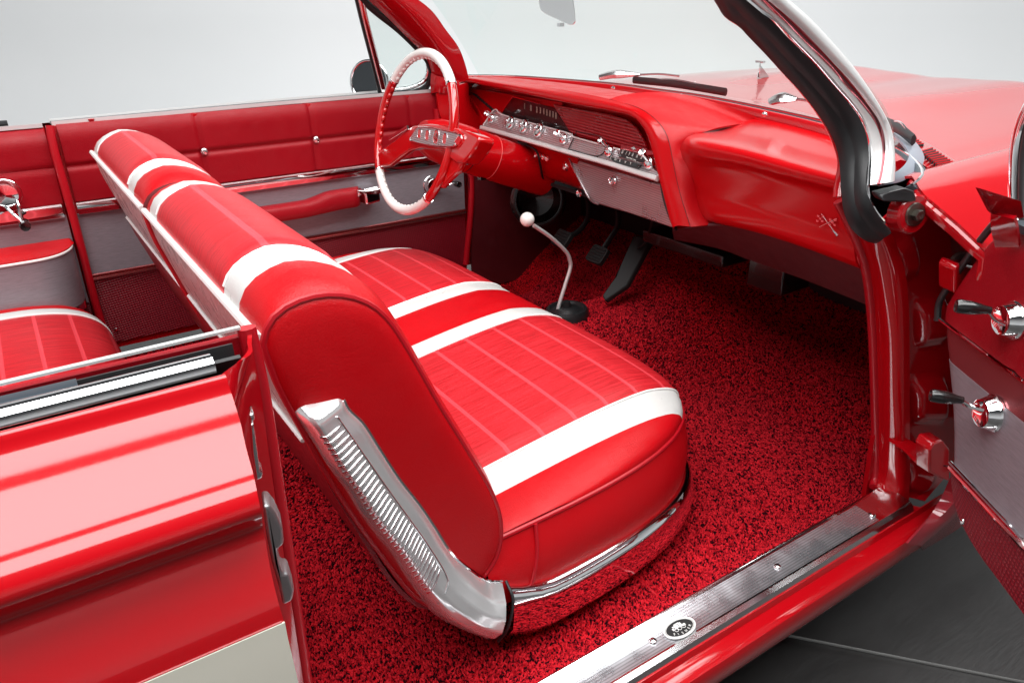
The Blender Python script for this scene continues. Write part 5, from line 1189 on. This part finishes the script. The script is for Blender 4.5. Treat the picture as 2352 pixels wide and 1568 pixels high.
m = MB(); m.sweep(QL([V(xq0, -.947, .745), V(-.6, -.947, .745), V(-.049, -.947, .745)]), [(-.013, 0), (-.011, -.005), (0, -.008), (.011, -.005), (.013, 0)], (0, 0, 1)); m.build('side_molding', CHROME_B, qp)
# belt: inner chrome lip, black well, outer chrome molding
m = MB(); m.sweep(QL([V(xq0, -.781, .957), V(-.5, -.781, .957), V(-.006, -.781, .960)]), [(-.0012, .0028), (.0012, .0028), (.0016, -.0022), (-.0012, -.0022)], (0, 0, 1)); m.build('belt_lip', SATIN, qp)
m = MB(); m.slab(np.array([QL([V(xq0, y, z), V(-.5, y, z), V(-.018, y, z)]) for y, z in ((-.791, .951), (-.794, .935), (-.805, .930), (-.815, .934), (-.8205, .948))]), .004, flip=True); m.build('window_well', RUBBER, qp)
m = MB(); m.sweep(QL([V(xq0, -.797, .944), V(-.6, -.797, .944), V(-.145, -.797, .944)]), rrect(.016, .020, .004), (0, 0, 1)); m.build('well_gasket', GASKET, qp)
m = MB(); m.sweep(QL([V(xq0, -.829, .953), V(-.5, -.829, .953), V(-.044, -.829, .955)]), [(-.006, -.012), (.003, -.011), (.006, -.003), (.006, .005), (.0, .012), (-.006, .012)], (0, 0, 1)); m.build('belt_molding', CHROME, qp, sharp=60)
# inside trim below the lip (hidden side), jamb return and windlace
m = MB(); m.surf([[V(.000, -.782, .955), V(-.006, -.80, .952), V(-.012, -.815, .948), V(-.044, -.835, .940)], [V(-.002, -.79, .90), V(-.034, -.82, .90), V(-.048, -.86, .896), V(-.046, -.890, .888)], [V(-.006, -.795, .80), V(-.048, -.825, .80), V(-.054, -.87, .80), V(-.052, -.915, .822)], [V(-.010, -.80, .60), V(-.052, -.83, .60), V(-.056, -.89, .60), V(-.052, -.940, .60)], [V(-.014, -.80, .36), V(-.050, -.83, .36), V(-.052, -.88, .36), V(-.040, -.92, .36)]], 24, 20, thick=.004)
qj = m.build('latch_pillar', PAINT_J, car, sharp=60)
MB().tube([V(.000, -.780, .958), V(.002, -.785, .89), V(.000, -.787, .75), V(-.004, -.79, .55), V(-.010, -.80, .36)], .009, 10, samples=30).build('windlace', PIPE_R, car)
MB().slab(np.array([[V(.0, -.78, .95), V(-.01, -.795, .34)], [V(-.9, -.775, .95), V(-.9, -.795, .34)]]), .01).build('inner_quarter_trim', VINYL_D, car)
m = MB(); m.prism([at_y(x, y, -.862) for x, y in [(574, 975), (583, 972), (588, 1010), (597, 1080), (604, 1084), (603, 1098), (588, 1104), (578, 1040)]], V(.004, .018, 0)); m.prism([at_y(x, y, -.864) for x, y in [(572, 952), (584, 950), (585, 968), (574, 970)]], V(.004, .016, 0)); m.build('dovetail_plate', STEEL, qj, bevel=.002)
P = [at_y(x, y, -.872) for x, y in [(604, 1162), (620, 1161), (634, 1180), (649, 1212), (653, 1250), (638, 1262), (640, 1290), (650, 1318), (664, 1318), (676, 1356), (672, 1380), (650, 1391), (640, 1345), (624, 1290), (612, 1230)]]
m = MB(); m.prism(P, V(.006, .026, 0)); m.build('striker', ZINC, qj, bevel=.005, seg=3)
